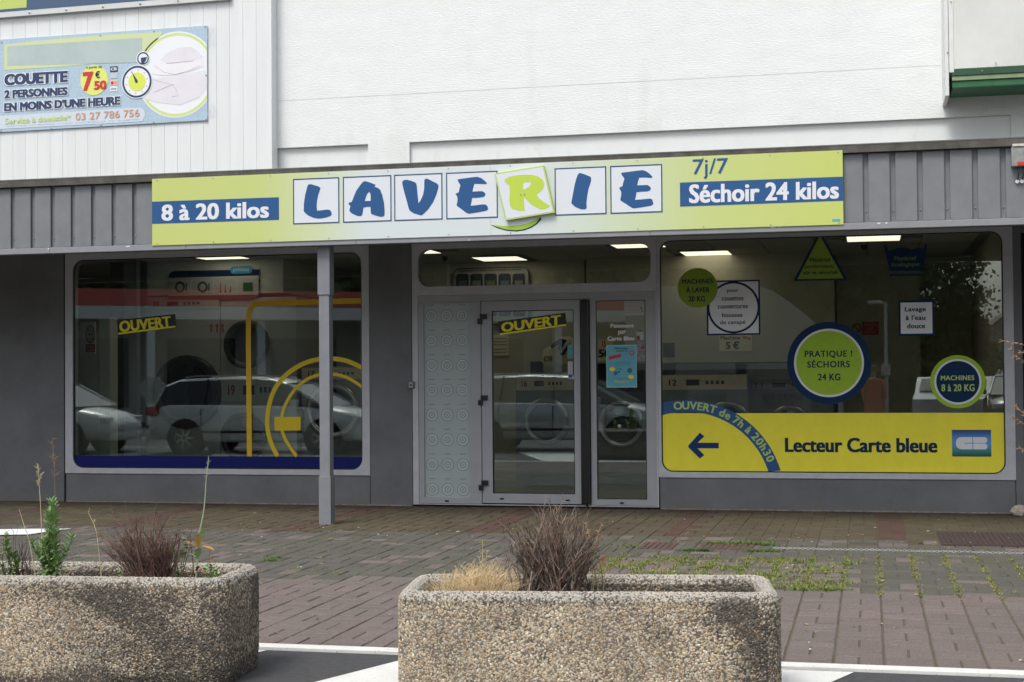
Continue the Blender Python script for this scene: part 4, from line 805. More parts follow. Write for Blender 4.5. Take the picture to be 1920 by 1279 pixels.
a = at(150, 600, .9); b_ = at(178, 800, .9); struct('interior_pillar', bx(a.x-.0, b_.x, .9, .93, at(160, 664, .9).z, at(160, 604, .9).z), mat('white_partition', (.4, .4, .4)))
# primus board
Yp = Y1-.02
def PR(u, v): return XZ(100+u/2.46, 440+v/2.46, Yp)
t = thing('information_board', 'white board with blue header and primus badge above the dryers', 'board', (PR(740, 300)[0], Yp, PR(740, 300)[1]))
part('board', MB().plate([[PR(532, 298), PR(900, 296), PR(945, 280), PR(950, 160), PR(545, 170), PR(532, 190)]], Yp-.006, Yp).mesh(), mat('board_grey_white', (.6, .6, .6), .5), t)
part('header', MB().flat([[PR(532, 200), PR(950, 188), PR(950, 160), PR(560, 168), PR(540, 175)]], Yp-.008).mesh(), NAVY, t)
a = PR(868, 163); part('badge', MB().flat([rrect(a[0]-.155, a[0]+.155, a[1]-.05, a[1]+.05, .045)], Yp-.010).mesh(), mat('badge_cyan', (.05, .30, .60), .4), t)
part('lettering', tbox(MB(), 'primus', a[0]-.115, a[1]-.035, a[0]+.115, a[1]+.03, Yp-.012, bold=.02).mesh(), mat('badge_text', (.4, .7, .85), .5), t)
for k, (u0, u1) in enumerate(((535, 636), (640, 740), (744, 846), (850, 948))):
    pc = part('picture', MB().flat([[PR(u0, 278), PR(u1, 275), PR(u1, 198), PR(u0, 200)]], Yp-.0085).mesh(), mat('picture_white', (.5, .5, .5), .5), t); m_ = PR((u0+u1)/2, 242)
    if k < 2: part('pictogram', MB().ring(m_[0], m_[1], Yp-.0095, .045, .075, 20).box(m_[0]+.08, m_[0]+.1, Yp-.0095, Yp-.0085, m_[1]-.05, m_[1]+.05).mesh(), mat('picto_dark', (.06, .05, .06), .5), pc)
    elif k == 2:
        for q_, h_ in ((-.07, .12), (0, .08), (.07, .06)): part('thermometer', MB().box(m_[0]+q_-.006, m_[0]+q_+.006, Yp-.0095, Yp-.0085, m_[1]-.06, m_[1]-.06+h_).disc(m_[0]+q_, m_[1]-.06, Yp-.0096, .016, 12).mesh(), REDP, pc)
    else: part('pictogram', MB().box(m_[0]-.07, m_[0]+.07, Yp-.0095, Yp-.0085, m_[1]-.06, m_[1]+.06).mesh(), mat('picto_green', (.03, .12, .03), .5), pc)
part('footer', MB().flat([[PR(532, 298), PR(900, 296), PR(945, 283), PR(945, 277), PR(532, 282)]], Yp-.009).mesh(), mat('footer_red', (.22, .05, .06), .5), t)
# instruction board behind the transom
Yi = 3.98
def TI(u, v): return XZ(780+u/4.174, 440+v/4.174, Yi)
t = thing('instruction_board', 'white board headed INSTRUCTIONS MACHINES A LAVER behind the transom window', 'board', (TI(590, 400)[0], Yi, TI(590, 400)[1]-.5))
a, b_ = TI(290, 400), TI(888, 250)
part('board', MB().plate([rrect(a[0], b_[0], a[1]-.55, b_[1], .1, 6)], Yi-.02, Yi).mesh(), mat('instr_grey', (.36, .36, .33), .5), t)
part('border', MB().flat([rrect(a[0], b_[0], a[1]-.55, b_[1], .1, 6), rrect(a[0]+.012, b_[0]-.012, a[1]-.538, b_[1]-.012, .09, 6)[::-1]], Yi-.022).mesh(), INK, t)
c0, c1 = TI(345, 292), TI(830, 266); part('lettering', tbox(MB(), 'INSTRUCTIONS MACHINES A LAVER', c0[0], c0[1], c1[0], c1[1], Yi-.023, bold=.02).mesh(), INK, t)
for k in range(5):
    u0 = 318+k*110; a, b_ = TI(u0, 412), TI(u0+98, 305); pc = part('picture', MB().flat([rrect(a[0], b_[0], a[1]-.4, b_[1], .04, 4)], Yi-.0225).mesh(), mat('instr_dark', (.03, .04, .06), .5), t)
    a, b_ = TI(u0+18, 412), TI(u0+80, 360); part('photo', MB().flat([[a, (b_[0], a[1]), b_, (a[0], b_[1])]], Yi-.0235).mesh(), mat('instr_photo%d' % (k % 3), ((.10, .16, .18), (.2, .2, .16), (.12, .16, .08))[k % 3], .5), pc)
# price card, photo, no smoking signs
Y5 = Y4-.025
def sheet(name, label, cat, p0, p1, Y, m, th=.003):
    a, b_ = at(*p0, Y), at(*p1, Y); t = thing(name, label, cat, ((a.x+b_.x)/2, Y, a.z)); part('sheet', bx(a.x, b_.x, Y-th, Y-.001, a.z, b_.z), m, t); return t
def nx(t, s, x0, y0, x1, y1, Y, m, bold=.015, name='lettering'):
    a, b_ = at(x0, y0, Y), at(x1, y1, Y); part(name, tbox(MB(), s, a.x, a.z, b_.x, b_.z, Y, bold=bold).mesh(), m, t)
t = sheet('price_card', 'cream price card Machine 9 kg 5 € below the square sticker', 'card', (1349, 659), (1410, 628), Y5, mat('card_cream', (.95, .84, .62), .6)); nx(t, '5 €', 1361, 655, 1386, 640, Y5-.005, INK, .03); nx(t, 'Machine', 1351, 637, 1388, 629.5, Y5-.005, INK); nx(t, '9kg', 1392, 638, 1408, 630, Y5-.005, REDP)
t = sheet('picture_notice', 'dark picture notice at the left edge behind the right window', 'notice', (1243, 670), (1265, 643), Y5, mat('photo_dark', (.06, .06, .05), .5, var=.8, scale=15))
t = sheet('no_smoking_sign', 'red sign DEFENSE DE FUMER on the partition behind the right window', 'sign', (1617, 628), (1647, 603), 4.38, mat('sign_dull_red', (.45, .03, .03), .5))
for s2, y0 in (('DEFENSE', 611), ('DE', 618.5), ('FUMER', 626)): nx(t, s2, 1620+(6 if s2 == 'DE' else 0), y0, 1643-(6 if s2 == 'DE' else 0), y0-5.5, 4.372, mat('pale_red', (.6, .25, .25), .5))
p = at(1606, 615, 4.375); part('prohibition_ring', MB().ring(p.x, p.z, 4.374, .045, .06, 24).stroke([(p.x-.035, p.z+.035), (p.x+.035, p.z-.035)], .014, 4.373).mesh(), MATS['sign_dull_red'], t)
Yn = .88
t = thing('no_smoking_sign', 'oval no smoking sign over a red text plate on the pillar behind the left window', 'sign', (at(170, 640, Yn).x, Yn, at(170, 660, Yn).z)); p = at(169.5, 627, Yn)
part('plate', MB().disc(p.x, p.z, Yn, .062, 24, .11).mesh(), mat('sign_pale', (.4, .4, .38), .5), t)
mb = MB(); pts = [(p.x+.06*math.cos(k*math.pi/14), p.z+.105*math.sin(k*math.pi/14)) for k in range(29)]; mb.stroke(pts, .014, Yn-.002); mb.stroke([(p.x-.04, p.z+.07), (p.x+.04, p.z-.07)], .014, Yn-.002)
part('prohibition_ring', mb.mesh(), mat('sign_mid_red', (.40, .06, .06), .5), t); part('cigarette', MB().box(p.x-.035, p.x+.035, Yn-.0015, Yn-.001, p.z-.012, p.z+.006).box(p.x+.02, p.x+.03, Yn-.0015, Yn-.001, p.z+.01, p.z+.04).mesh(), INK, t)
a, b_ = at(161, 660.5, Yn), at(178.5, 645, Yn); part('text_plate', bx(a.x, b_.x, Yn-.004, Yn, a.z, b_.z), MATS['sign_mid_red'], t)
nx(t, 'DEFENSE', 163, 652, 176.5, 648, Yn-.006, mat('sign_pale', (.4, .4, .4))); nx(t, 'DE FUMER', 163, 658.5, 176.5, 654.5, Yn-.006, MATS['sign_pale'])
t = sheet('rules_notice', 'cream notice with lines of text on the wall behind the door glass', 'notice', (918, 667), (953, 628), 4.0, mat('card_cream', (.5, .45, .35))); ln = MB()
for y_ in (634, 640, 646, 654, 660): a, b_ = at(922, y_+1.3, 3.994), at(950, y_, 3.994); ln.box(a.x, b_.x, 3.992, 3.995, a.z, b_.z)
part('print_lines', ln.mesh(), INK, t, kind='stuff')
t = sheet('price_card', 'cream price card with 15 kg and 50, half hidden behind the blue poster', 'card', (1121, 677), (1150, 636), 2.9, mat('card_cream', (.5, .45, .35))); nx(t, '15', 1129, 651, 1136, 639, 2.895, REDP, .02); nx(t, '50', 1122, 670, 1145, 655, 2.895, INK, .03)
struct('interior_partition', bx(at(700, 600, 4.02).x, at(1100, 600, 4.02).x-.03, 4.02, 4.15, .005, 2.998), WALLI)
# laundry bag
p = at(1052, 702, Y2+.35)
t = thing('laundry_bag', 'cream laundry bag with dark blue strokes lying on the washing machine behind the door', 'bag', (p.x, Y2+.4, wtop)); bm = bmesh.new(); bmesh.ops.create_icosphere(bm, subdivisions=4, radius=1)
pk = [at(a, b2_, Y2+.35) for a, b2_ in ((1050, 702), (1015, 690), (1085, 640), (1047, 625))]
cxm, czm = at(1052, 668, Y2+.35).x, at(1052, 668, Y2+.35).z
for v in bm.verts:
    d = v.co.copy(); nz = .06*math.sin(d.x*7+d.z*4)+.05*math.sin(d.y*9-d.z*6)+.03*math.sin(d.x*17+d.y*13)
    v.co = Vector((cxm+(d.x*.27+d.z*.09)*(1+nz), Y2+.4+d.y*.2*(1+nz), max(czm+(d.z*.25-d.x*-.04)*(1+nz), wtop+.003)))
me = bpy.data.meshes.new('bag'); bm.to_mesh(me); bm.free(); part('bag_body', me, mat('bag_cream', (.80, .72, .50), .8, var=.15, scale=9, bump=.4, bscale=20), t, smooth=True)
yb = Y2+.155
part('blue_stroke', MB().plate([[ (q_.x, q_.y) for q_ in [Vector(XZ(910+u/3.368, 560+v/3.368, yb)) for u, v in ((412,300),(440,270),(460,262),(470,250),(515,262),(500,285),(470,330),(455,318),(470,290),(445,300),(420,318))]]], yb, yb+.01).mesh(), NAVY, t)
part('blue_stroke', MB().plate([[ (q_.x, q_.y) for q_ in [Vector(XZ(910+u/3.368, 560+v/3.368, yb)) for u, v in ((535,280),(512,300),(490,335),(470,345),(480,362),(500,352),(520,315),(537,292))]]], yb, yb+.01).mesh(), NAVY, t)
a, b_ = at(1020, 678, yb-.02), at(1036, 668, yb-.02); part('lettering', tbox(MB(), 'CTIF', a.x, a.z, b_.x, b_.z, yb-.02, bold=.03).mesh(), INK, t)
a, b_ = at(994, 703, Y2+.3), at(1018, 680, Y2+.3); t = thing('coin_box', 'small black box on the washing machine beside the cream bag', 'box', (a.x, Y2+.3, wtop)); part('case', MB().box(a.x, b_.x, Y2+.3, Y2+.5, wtop, b_.z, c=.01).mesh(), mat('box_blue_black', (.02, .03, .05), .4), t); part('lid', MB().box(a.x-.005, b_.x+.005, Y2+.29, Y2+.505, b_.z+.001, b_.z+.015, c=.004).mesh(), BLACK, t)

# ================================================================== GROUND DETAILS
IRON = mat('rusty_iron', (.10, .055, .045), .8, var=.35, scale=14, bump=.5, bscale=60)
def grate(label, cs, z=.004):
    p = [gnd(*c_) for c_ in cs]; x0 = (p[0].x+p[3].x)/2; x1 = (p[1].x+p[2].x)/2; y1 = (p[0].y+p[1].y)/2; y0 = (p[2].y+p[3].y)/2
    t = thing('drain_cover', label, 'drain cover', ((x0+x1)/2, (y0+y1)/2, 0), 0, 'rusty iron covers in the paving')
    fr = part('cover_frame', MB().box(x0, x1, y0, y1, -.02, z, c=.003).mesh(), mat('cover_frame_iron', (.12, .10, .09), .8, var=.3), t); k = x0+.03
    while k < x1-.05: part('cover_bar', MB().box(k, k+.035, y0+.025, y1-.025, z+.0005, z+.006).mesh(), IRON, fr); k += .05
    return x0, x1, y0, y1
grate('rusty cover in the paving with grass tuft at its front edge, left of its pair', ((1200, 1018), (1285, 1018), (1278, 1032), (1190, 1032)))
grate('rusty cover in the paving half overgrown by a long grass patch, right of its pair', ((1312, 1018), (1425, 1019), (1425, 1032), (1302, 1033)))
p = [gnd(*c_) for c_ in ((1755, 998), (1925, 1003), (1925, 1027), (1756, 1023))]
t = thing('door_mat', 'dark brown ribbed mat panel sunk in the paving at the right edge', 'mat', (p[0].x+.6, -2.4, 0)); x0, y1, y0 = p[0].x, p[0].y, p[3].y
MAT = mat('mat_brown', (.055, .035, .032), .9, var=.2, scale=30, bump=.5); part('mat_base', MB().box(x0, x0+2.2, y0, y1, -.02, .004).mesh(), MAT, t)
k = x0+.01
while k < x0+2.19: part('mat_rib', bx(k, k+.022, y0+.01, y1-.01, .0045, .009), MAT, t); k += .042
# chain
ch = thing('ground_chain', 'thin pale steel chain lying across the paving from the rusty covers to the right edge', 'chain', (.3, -3.5, 0)); pa, pb_ = gnd(1452, 1029), gnd(1935, 1039)
lk = MB(); bm = bmesh.new()
def torus(r, r2, el, n=12, m=5):
    vs = []; fs = []
    for i in range(n):
        t_ = 2*math.pi*i/n; c_ = Vector((el*math.copysign(1, math.cos(t_))*.5+r*math.cos(t_), r*math.sin(t_), 0)); d = Vector((math.cos(t_), math.sin(t_), 0))
        for k in range(m): s_ = 2*math.pi*k/m; vs.append(c_+d*r2*math.cos(s_)+Vector((0, 0, r2*math.sin(s_))))
    for i in range(n):
        for k in range(m): fs.append((i*m+k, ((i+1) % n)*m+k, ((i+1) % n)*m+(k+1) % m, i*m+(k+1) % m))
    return vs, fs
v, f = torus(.0075, .0022, .010); lm = MB().add(v, f).mesh('link'); lm.materials.append(mat('chain_steel', (.38, .39, .38), .5, metal=.3))
N_ = int((pb_-pa).length/.021)
for k in range(N_):
    q_ = pa.lerp(pb_, k/N_); o = bpy.data.objects.new('chain_link', lm); COL.objects.link(o); o.parent = ch
    o.location = Vector((q_.x, q_.y+.012*math.sin(k*.21)+.006*math.sin(k*.9), .007))-WL[ch]; o.rotation_euler = ((k % 2)*1.1+.2, 0, random.uniform(-.15, .15))
# white arrow paint at left
wp = MB(); pts = [gnd(*c_, .008) for c_ in ((-60, 993), (60, 991.5), (135, 991), (100, 995), (55, 1002), (-60, 1004))]; wp.add(pts, [tuple(range(6))]); struct('paint_arrow', wp.mesh(), mat('fresh_white_paint', (.75, .77, .78), .7, var=.05))
# crumbs, leaves, petals
lit = MB()
LC = [mat('litter_white', (.65, .65, .6), .7), mat('litter_tan', (.38, .28, .14), .8), mat('litter_orange', (.42, .2, .08), .8), mat('litter_dark', (.03, .025, .02), .8)]
for k in range(420):
    x, y = random.uniform(-6.5, 1.5), random.uniform(-8.2, -.3)
    if random.random() < .3: y = random.gauss(-2.75, .25)
    s_ = random.choice((.004, .005, .007, .012)); a = random.uniform(0, 6.28); lit.cur = random.choice((0, 0, 1, 1, 1, 2, 3, 3)); c_, d_ = math.cos(a), math.sin(a); L_ = random.uniform(1, 2.4)
    lit.add([(x-s_*c_*L_, y-s_*d_*L_, .004), (x+s_*d_, y-s_*c_, .008), (x+s_*c_*L_, y+s_*d_*L_, .005), (x-s_*d_, y+s_*c_, .010)], [(0, 1, 2, 3)])
put('litter', lit.mesh('l', LC), None, kind='stuff'); tag(bpy.data.objects['litter'], 'dry leaf crumbs and white petals scattered over the paving', 'litter')
# grass and moss in joints
GRM = [mat('grass_green', (.085, .17, .02), .7), mat('grass_yellow', (.20, .20, .045), .7), mat('grass_dry', (.35, .28, .12), .8), mat('grass_dark', (.035, .09, .02), .7)]
gr = MB()
def blade(mb, x, y, z, h, wd, ln, a=None):
    a = random.uniform(0, 6.28) if a is None else a; dx, dy = math.cos(a), math.sin(a)
    px, py = -dy*wd, dx*wd
    mb.add([(x-px, y-py, z), (x+px, y+py, z), (x+dx*ln*.5+px*.7, y+dy*ln*.5+py*.7, z+h*.65), (x+dx*ln*.5-px*.7, y+dy*ln*.5-py*.7, z+h*.65), (x+dx*ln, y+dy*ln, z+h)], [(0, 1, 2, 3), (3, 2, 4)])
def tuft(x, y, n, r, h, cols):
    h *= .55; r *= 1.25
    for _ in range(int(n*2.2)):
        gr.cur = random.choice(cols); blade(gr, random.gauss(x, r), random.gauss(y, r*.8), 0, random.uniform(.3, 1)*h, random.uniform(.0012, .0028), random.uniform(.6, 1.6)*h)
def joints(x0, x1, y0, y1, dens, h, cols):
    for i in range(int((x0-X0)/C)-1, int((x1-X0)/C)+2):
        x = X0+i*C
        if not x0 <= x <= x1: continue
        y = y0
        while y < y1:
            if random.random() < dens: tuft(x, y, random.randint(5, 16), .012, h*random.uniform(.5, 1.2), cols)
            y += .03
joints(-1.95, -.1, -5.7, -3.95, .62, .035, (0, 0, 1, 1, 2)); joints(-.15, 1.6, -5.95, -3.7, .6, .022, (0, 1, 1, 2)); joints(.2, 1.6, -6.3, -5.6, .15, .012, (1, 2))
for j in range(0, 34):
    y = -8.333+j*C/2
    if -5.65 < -8.333+j*C < -4.0:
        x = -1.95
        while x < -.1:
            if random.random() < .42: tuft(x, -8.333+j*C, random.randint(4, 14), .014, .03*random.uniform(.5, 1.3), (0, 0, 1, 2))
            x += .035
for k in range(620):
    x_, y_ = random.uniform(-2.0, -.12), random.uniform(-5.75, -4.15)
    if math.sin(x_*9+2)*math.sin(y_*7)+random.uniform(-.6, .6) > .05: tuft(x_, y_, random.randint(8, 20), .032, .04, (0, 0, 1, 1, 2))
for k in range(40): tuft(random.uniform(-.9, -.12), random.gauss(-5.75, .03), 16, .025, .035, (0, 0, 1))
for k in range(60): tuft(random.uniform(-2.1, 1.4), random.uniform(-5.7, -3.0), random.randint(4, 12), .02, .022, (0, 1, 2))
for k in range(75): tuft(random.uniform(-1.35, -.82), gnd(1400, 1021).y+random.gauss(0, .05), 14, .03, .05, (0, 3, 0, 1))
for k in range(14): tuft(random.uniform(-1.5, -1.28), gnd(1290, 1033).y+random.gauss(0, .02), 14, .02, .05, (3, 3, 0))
for k in range(10): tuft(random.uniform(-2.05, -1.85), gnd(1200, 1026).y+random.gauss(0, .04), 12, .025, .04, (0, 1, 3))
for k in range(26): tuft(random.uniform(-1.0, -.75), gnd(1430, 1034).y+random.gauss(0, .02), 12, .03, .035, (3, 3, 0))
for px_ in ((508, 1052), (515, 1047)): p = gnd(*px_); tuft(p.x, p.y, 45, .03, .05, (0, 0, 3))
for px_, n_ in (((600, 1070), 14), ((632, 1075), 16), ((596, 1047), 10), ((555, 1065), 12), ((1000, 1005), 12), ((905, 1018), 20), ((620, 985), 18), ((585, 983), 14)): p = gnd(*px_); tuft(p.x, p.y, n_, .022, .03, (0, 1, 1))
for k in range(130): tuft(random.uniform(-7, -1.8), random.uniform(-6.0, -2.7), random.randint(3, 7), .012, .012, (0, 1, 1))
g = put('grass_in_joints', gr.mesh('g', GRM), None, kind='stuff'); tag(g, 'green and yellow grass growing in the paving joints', 'grass')

# ================================================================== PLANTERS
STONE = attr_mat('washed_pebbles', .55); MATRIX = mat('planter_cement', (.13, .112, .09), .95, var=.3, scale=15, bump=.5, bscale=80); SOIL = mat('dry_soil', (.07, .05, .035), 1, var=.5, scale=25, bump=1, bscale=50)
ico = bmesh.new(); bmesh.ops.create_icosphere(ico, subdivisions=1, radius=1); IV = np.array([v.co[:] for v in ico.verts]); IF = np.array([[v.index for v in f.verts] for f in ico.faces]); ico.free()
PAL = np.array([(.50,.46,.39),(.42,.37,.30),(.36,.27,.17),(.28,.22,.16),(.42,.31,.19),(.27,.27,.25),(.36,.36,.34),(.62,.60,.55),(.32,.21,.14),(.19,.17,.14),(.46,.39,.30)]); PAL = (PAL*.75+PAL.mean(0)*.25)*np.array([.94, .905, .83])
def planter(label, loc, rz, L, Wd, H, stain):
    t = thing('concrete_planter', label, 'planter', loc, rz, 'washed pebble concrete planters')
    a, b_, r = L/2, Wd/2, .115
    def outline(off, n=12):
        out = []
        for cx_, cy_, a0 in ((a-r, b_-r, 0), (-a+r, b_-r, 90), (-a+r, -b_+r, 180), (a-r, -b_+r, 270)):
            for k in range(n+1): th = math.radians(a0+90*k/n); out.append((cx_+(r-off)*math.cos(th), cy_+(r-off)*math.sin(th)))
        return out
    prof = [(.012, 0), (.004, .05), (0, .12), (0, H-.07), (.004, H-.035), (.016, H-.012), (.036, H), (.055, H-.001), (.072, H-.012), (.082, H-.035), (.088, H-.08), (.10, H-.16)]
    rings = [[(x, y, z) for x, y in outline(o_)] for o_, z in prof]; n_ = len(rings[0]); V = [p for rg in rings for p in rg]; F = []
    for i in range(len(rings)-1):
        for k in range(n_): F.append((i*n_+k, i*n_+(k+1) % n_, (i+1)*n_+(k+1) % n_, (i+1)*n_+k))
    F.append(tuple(range(n_))[::-1])
    put('planter_shell', MB().add(V, F).mesh(), MATRIX, t, local=True, smooth=True)
    si = outline(.092); sv = [(0, 0, H-.095)]+[(x, y, H-.10+random.uniform(-.008, .008)) for x, y in si]
    put('soil', MB().add(sv, [(0, k+1, (k+1) % len(si)+1) for k in range(len(si))]).mesh(), SOIL, t, local=True)
    # pebbles
    VV = np.array(V); tri = []
    for f in F[:-1]: tri += [(f[0], f[1], f[2]), (f[0], f[2], f[3])]
    tri = np.array(tri); A, B_, C_ = VV[tri[:, 0]], VV[tri[:, 1]], VV[tri[:, 2]]; nn = np.cross(B_-A, C_-A); ar_ = np.linalg.norm(nn, axis=1)/2; nn /= (2*ar_[:, None]+1e-12)
    keep = ~((A[:, 1] > b_-.03) & (A[:, 2] < H-.05))   # the far outer face is never seen: fewer stones there
    wgt = ar_*np.where(keep, 1, .25); N = int(wgt.sum()*21000); ix = rng.choice(len(tri), N, p=wgt/wgt.sum()); u = rng.random(N); v = rng.random(N); m_ = u+v > 1; u[m_] = 1-u[m_]; v[m_] = 1-v[m_]
    P = A[ix]+(B_-A)[ix]*u[:, None]+(C_-A)[ix]*v[:, None]; n3 = nn[ix]; P = P-n3*.001
    t1 = np.cross(n3, rng.normal(size=(N, 3))); t1 /= np.linalg.norm(t1, axis=1)[:, None]; t2 = np.cross(n3, t1)
    sz = rng.uniform(.0038, .0080, N); s1 = sz*rng.uniform(.9, 1.35, N); s2 = sz*rng.uniform(.65, 1, N); s3 = sz*rng.uniform(.4, .75, N)
    jit = 1+rng.uniform(-.14, .14, (N, len(IV), 1)); Q_ = IV[None]*jit
    PV = P[:, None]+Q_[:, :, 0:1]*(t1*s1[:, None])[:, None]+Q_[:, :, 1:2]*(t2*s2[:, None])[:, None]+Q_[:, :, 2:3]*(n3*s3[:, None])[:, None]
    me = bpy.data.meshes.new('pebbles'); nv = N*len(IV); nf = N*len(IF); me.vertices.add(nv); me.vertices.foreach_set('co', PV.reshape(-1).astype(np.float32))
    fi = (IF[None]+(np.arange(N)*len(IV))[:, None, None]).reshape(-1).astype(np.int32); me.loops.add(nf*3); me.loops.foreach_set('vertex_index', fi); me.polygons.add(nf); me.polygons.foreach_set('loop_start', np.arange(0, nf*3, 3, dtype=np.int32)); me.update(calc_edges=True)
    tone = 1+.16*np.clip(fbm(P, 5, 3.3), -1, 1)
    col = tone[:, None]*PAL[rng.choice(len(PAL), N, p=[.13,.14,.12,.10,.10,.08,.09,.08,.05,.04,.07])]*rng.uniform(.75, 1.2, (N, 1))
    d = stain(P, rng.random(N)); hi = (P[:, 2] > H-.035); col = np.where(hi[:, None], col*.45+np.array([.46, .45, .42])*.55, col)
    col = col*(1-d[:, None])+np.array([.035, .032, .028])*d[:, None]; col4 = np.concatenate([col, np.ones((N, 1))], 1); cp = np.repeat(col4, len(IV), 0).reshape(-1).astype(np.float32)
    ca = me.color_attributes.new('Col', 'FLOAT_COLOR', 'POINT'); ca.data.foreach_set('color', cp)
    put('pebbles', me, STONE, t, local=True, kind='stuff', smooth=True)
    # stain on the cement between pebbles
    return t
def fbm(P, s, o):
    q_ = P*s+o; return (np.sin(q_[:, 0]*1.7+np.sin(q_[:, 2]*2.3+o)*1.3)*np.sin(q_[:, 2]*1.9+q_[:, 1]+o*2)+.6*np.sin(q_[:, 0]*4.1+o)*np.sin(q_[:, 2]*3.7+q_[:, 0]*1.3+o)+.3*np.sin(q_[:, 0]*9.3+q_[:, 2]*8.1)*np.sin(q_[:, 2]*11.7-q_[:, 0]*3))
def gs(x, z, cx, cz, sx, sz): return np.exp(-((x-cx)/sx)**2-((z-cz)/sz)**2)
def stain_r(P, rr):
    x, z = P[:, 0], P[:, 2]; n = .55+.55*fbm(P, 8, 1.3)
    s = 1.5*gs(x, z, .60, .43, .09, .05)+1.4*gs(x, z, .68, .35, .08, .09)+1.3*gs(x, z, .715, .18, .05, .16)+.9*gs(x, z, .72, .03, .07, .08)+.5*gs(x, z, -.2, .47, .5, .02)
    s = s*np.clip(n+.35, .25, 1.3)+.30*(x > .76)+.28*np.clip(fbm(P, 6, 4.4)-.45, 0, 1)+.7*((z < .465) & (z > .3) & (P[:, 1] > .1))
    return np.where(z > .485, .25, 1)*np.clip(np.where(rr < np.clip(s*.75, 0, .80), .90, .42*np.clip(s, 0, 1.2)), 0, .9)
def stain_l(P, rr):
    x, z = P[:, 0], P[:, 2]; n = .6+.6*fbm(P, 6, .6)
    s = 1.3*gs(x, z, .12, .44, .20, .045)+1.5*gs(x, z, .38, .38, .20, .07)+1.3*gs(x, z, .58, .27, .17, .13)+.9*gs(x, z, .45, .12, .25, .10)
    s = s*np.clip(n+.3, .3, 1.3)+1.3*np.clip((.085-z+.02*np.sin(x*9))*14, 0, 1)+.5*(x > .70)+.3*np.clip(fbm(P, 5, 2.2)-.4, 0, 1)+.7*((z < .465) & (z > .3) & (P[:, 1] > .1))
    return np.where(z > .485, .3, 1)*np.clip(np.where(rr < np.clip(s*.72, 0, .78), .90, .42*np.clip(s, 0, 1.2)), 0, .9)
PH = .505
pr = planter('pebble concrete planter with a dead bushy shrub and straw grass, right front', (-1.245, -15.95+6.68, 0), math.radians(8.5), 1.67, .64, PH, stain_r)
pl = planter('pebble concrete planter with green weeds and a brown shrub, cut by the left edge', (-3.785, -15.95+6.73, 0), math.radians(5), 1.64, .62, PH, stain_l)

# ================================================================== PLANTS
SZ = PH-.10
class Twigs:
    def __init__(s): s.mb = MB()
    def stem(s, p0, p1, r0, r1, bend=.1, seg=5, n=4):
        p0, p1 = Vector(p0), Vector(p1); L = (p1-p0).length; off = Vector((random.uniform(-1, 1), random.uniform(-1, 1), random.uniform(-.2, .6)))*L*bend
        pts = []
        for k in range(seg+1):
            t_ = k/seg; pts.append(p0.lerp(p1, t_)+off*math.sin(t_*math.pi)*.5+Vector((random.uniform(-1, 1), random.uniform(-1, 1), 0))*L*.012)
        s.mb.tube(pts, [r0+(r1-r0)*k/seg for k in range(seg+1)], n, cap=False); return pts
def leaf(mb, p, d, L, wd, droop=.3, fold=.15):
    d = Vector(d).normalized(); sd_ = d.cross(Vector((0, 0, 1)));
    if sd_.length < .01: sd_ = Vector((1, 0, 0))
    sd_.normalize(); up = sd_.cross(d); p = Vector(p); V = []
    for t_, w_ in ((0, .12), (.25, .75), (.55, 1), (.8, .6), (1, .02)):
        c_ = p+d*L*t_-Vector((0, 0, 1))*droop*L*t_*t_; V += [c_-sd_*wd*w_+up*fold*wd*w_, c_, c_+sd_*wd*w_+up*fold*wd*w_]
    F = []
    for i in range(4): F += [(i*3, i*3+1, i*3+4, i*3+3), (i*3+1, i*3+2, i*3+5, i*3+4)]
    mb.add(V, F)
TW1 = mat('dead_twig_grey', (.21, .165, .13), .85, var=.5, scale=12); TW2 = mat('dead_twig_dark', (.060, .040, .034), .85, var=.3, scale=20); TW3 = mat('dead_twig_brown', (.19, .105, .078), .85, var=.35, scale=14); STR = mat('straw', (.62, .46, .26), .8, var=.3, scale=14); STR2 = mat('pale_straw', (.52, .44, .27), .8, var=.3, scale=14)
LG1 = mat('weed_leaf', (.23, .36, .13), .6, var=.35, scale=20); LG2 = mat('weed_leaf_light', (.22, .34, .10), .6, var=.3, scale=20); LG3 = mat('leaf_yellow_orange', (.45, .25, .04), .6, var=.3, scale=20); LG4 = mat('leaf_rust', (.28, .11, .04), .7, var=.3, scale=20); STG = mat('green_stem', (.16, .23, .09), .6)
yR = -15.95+6.72
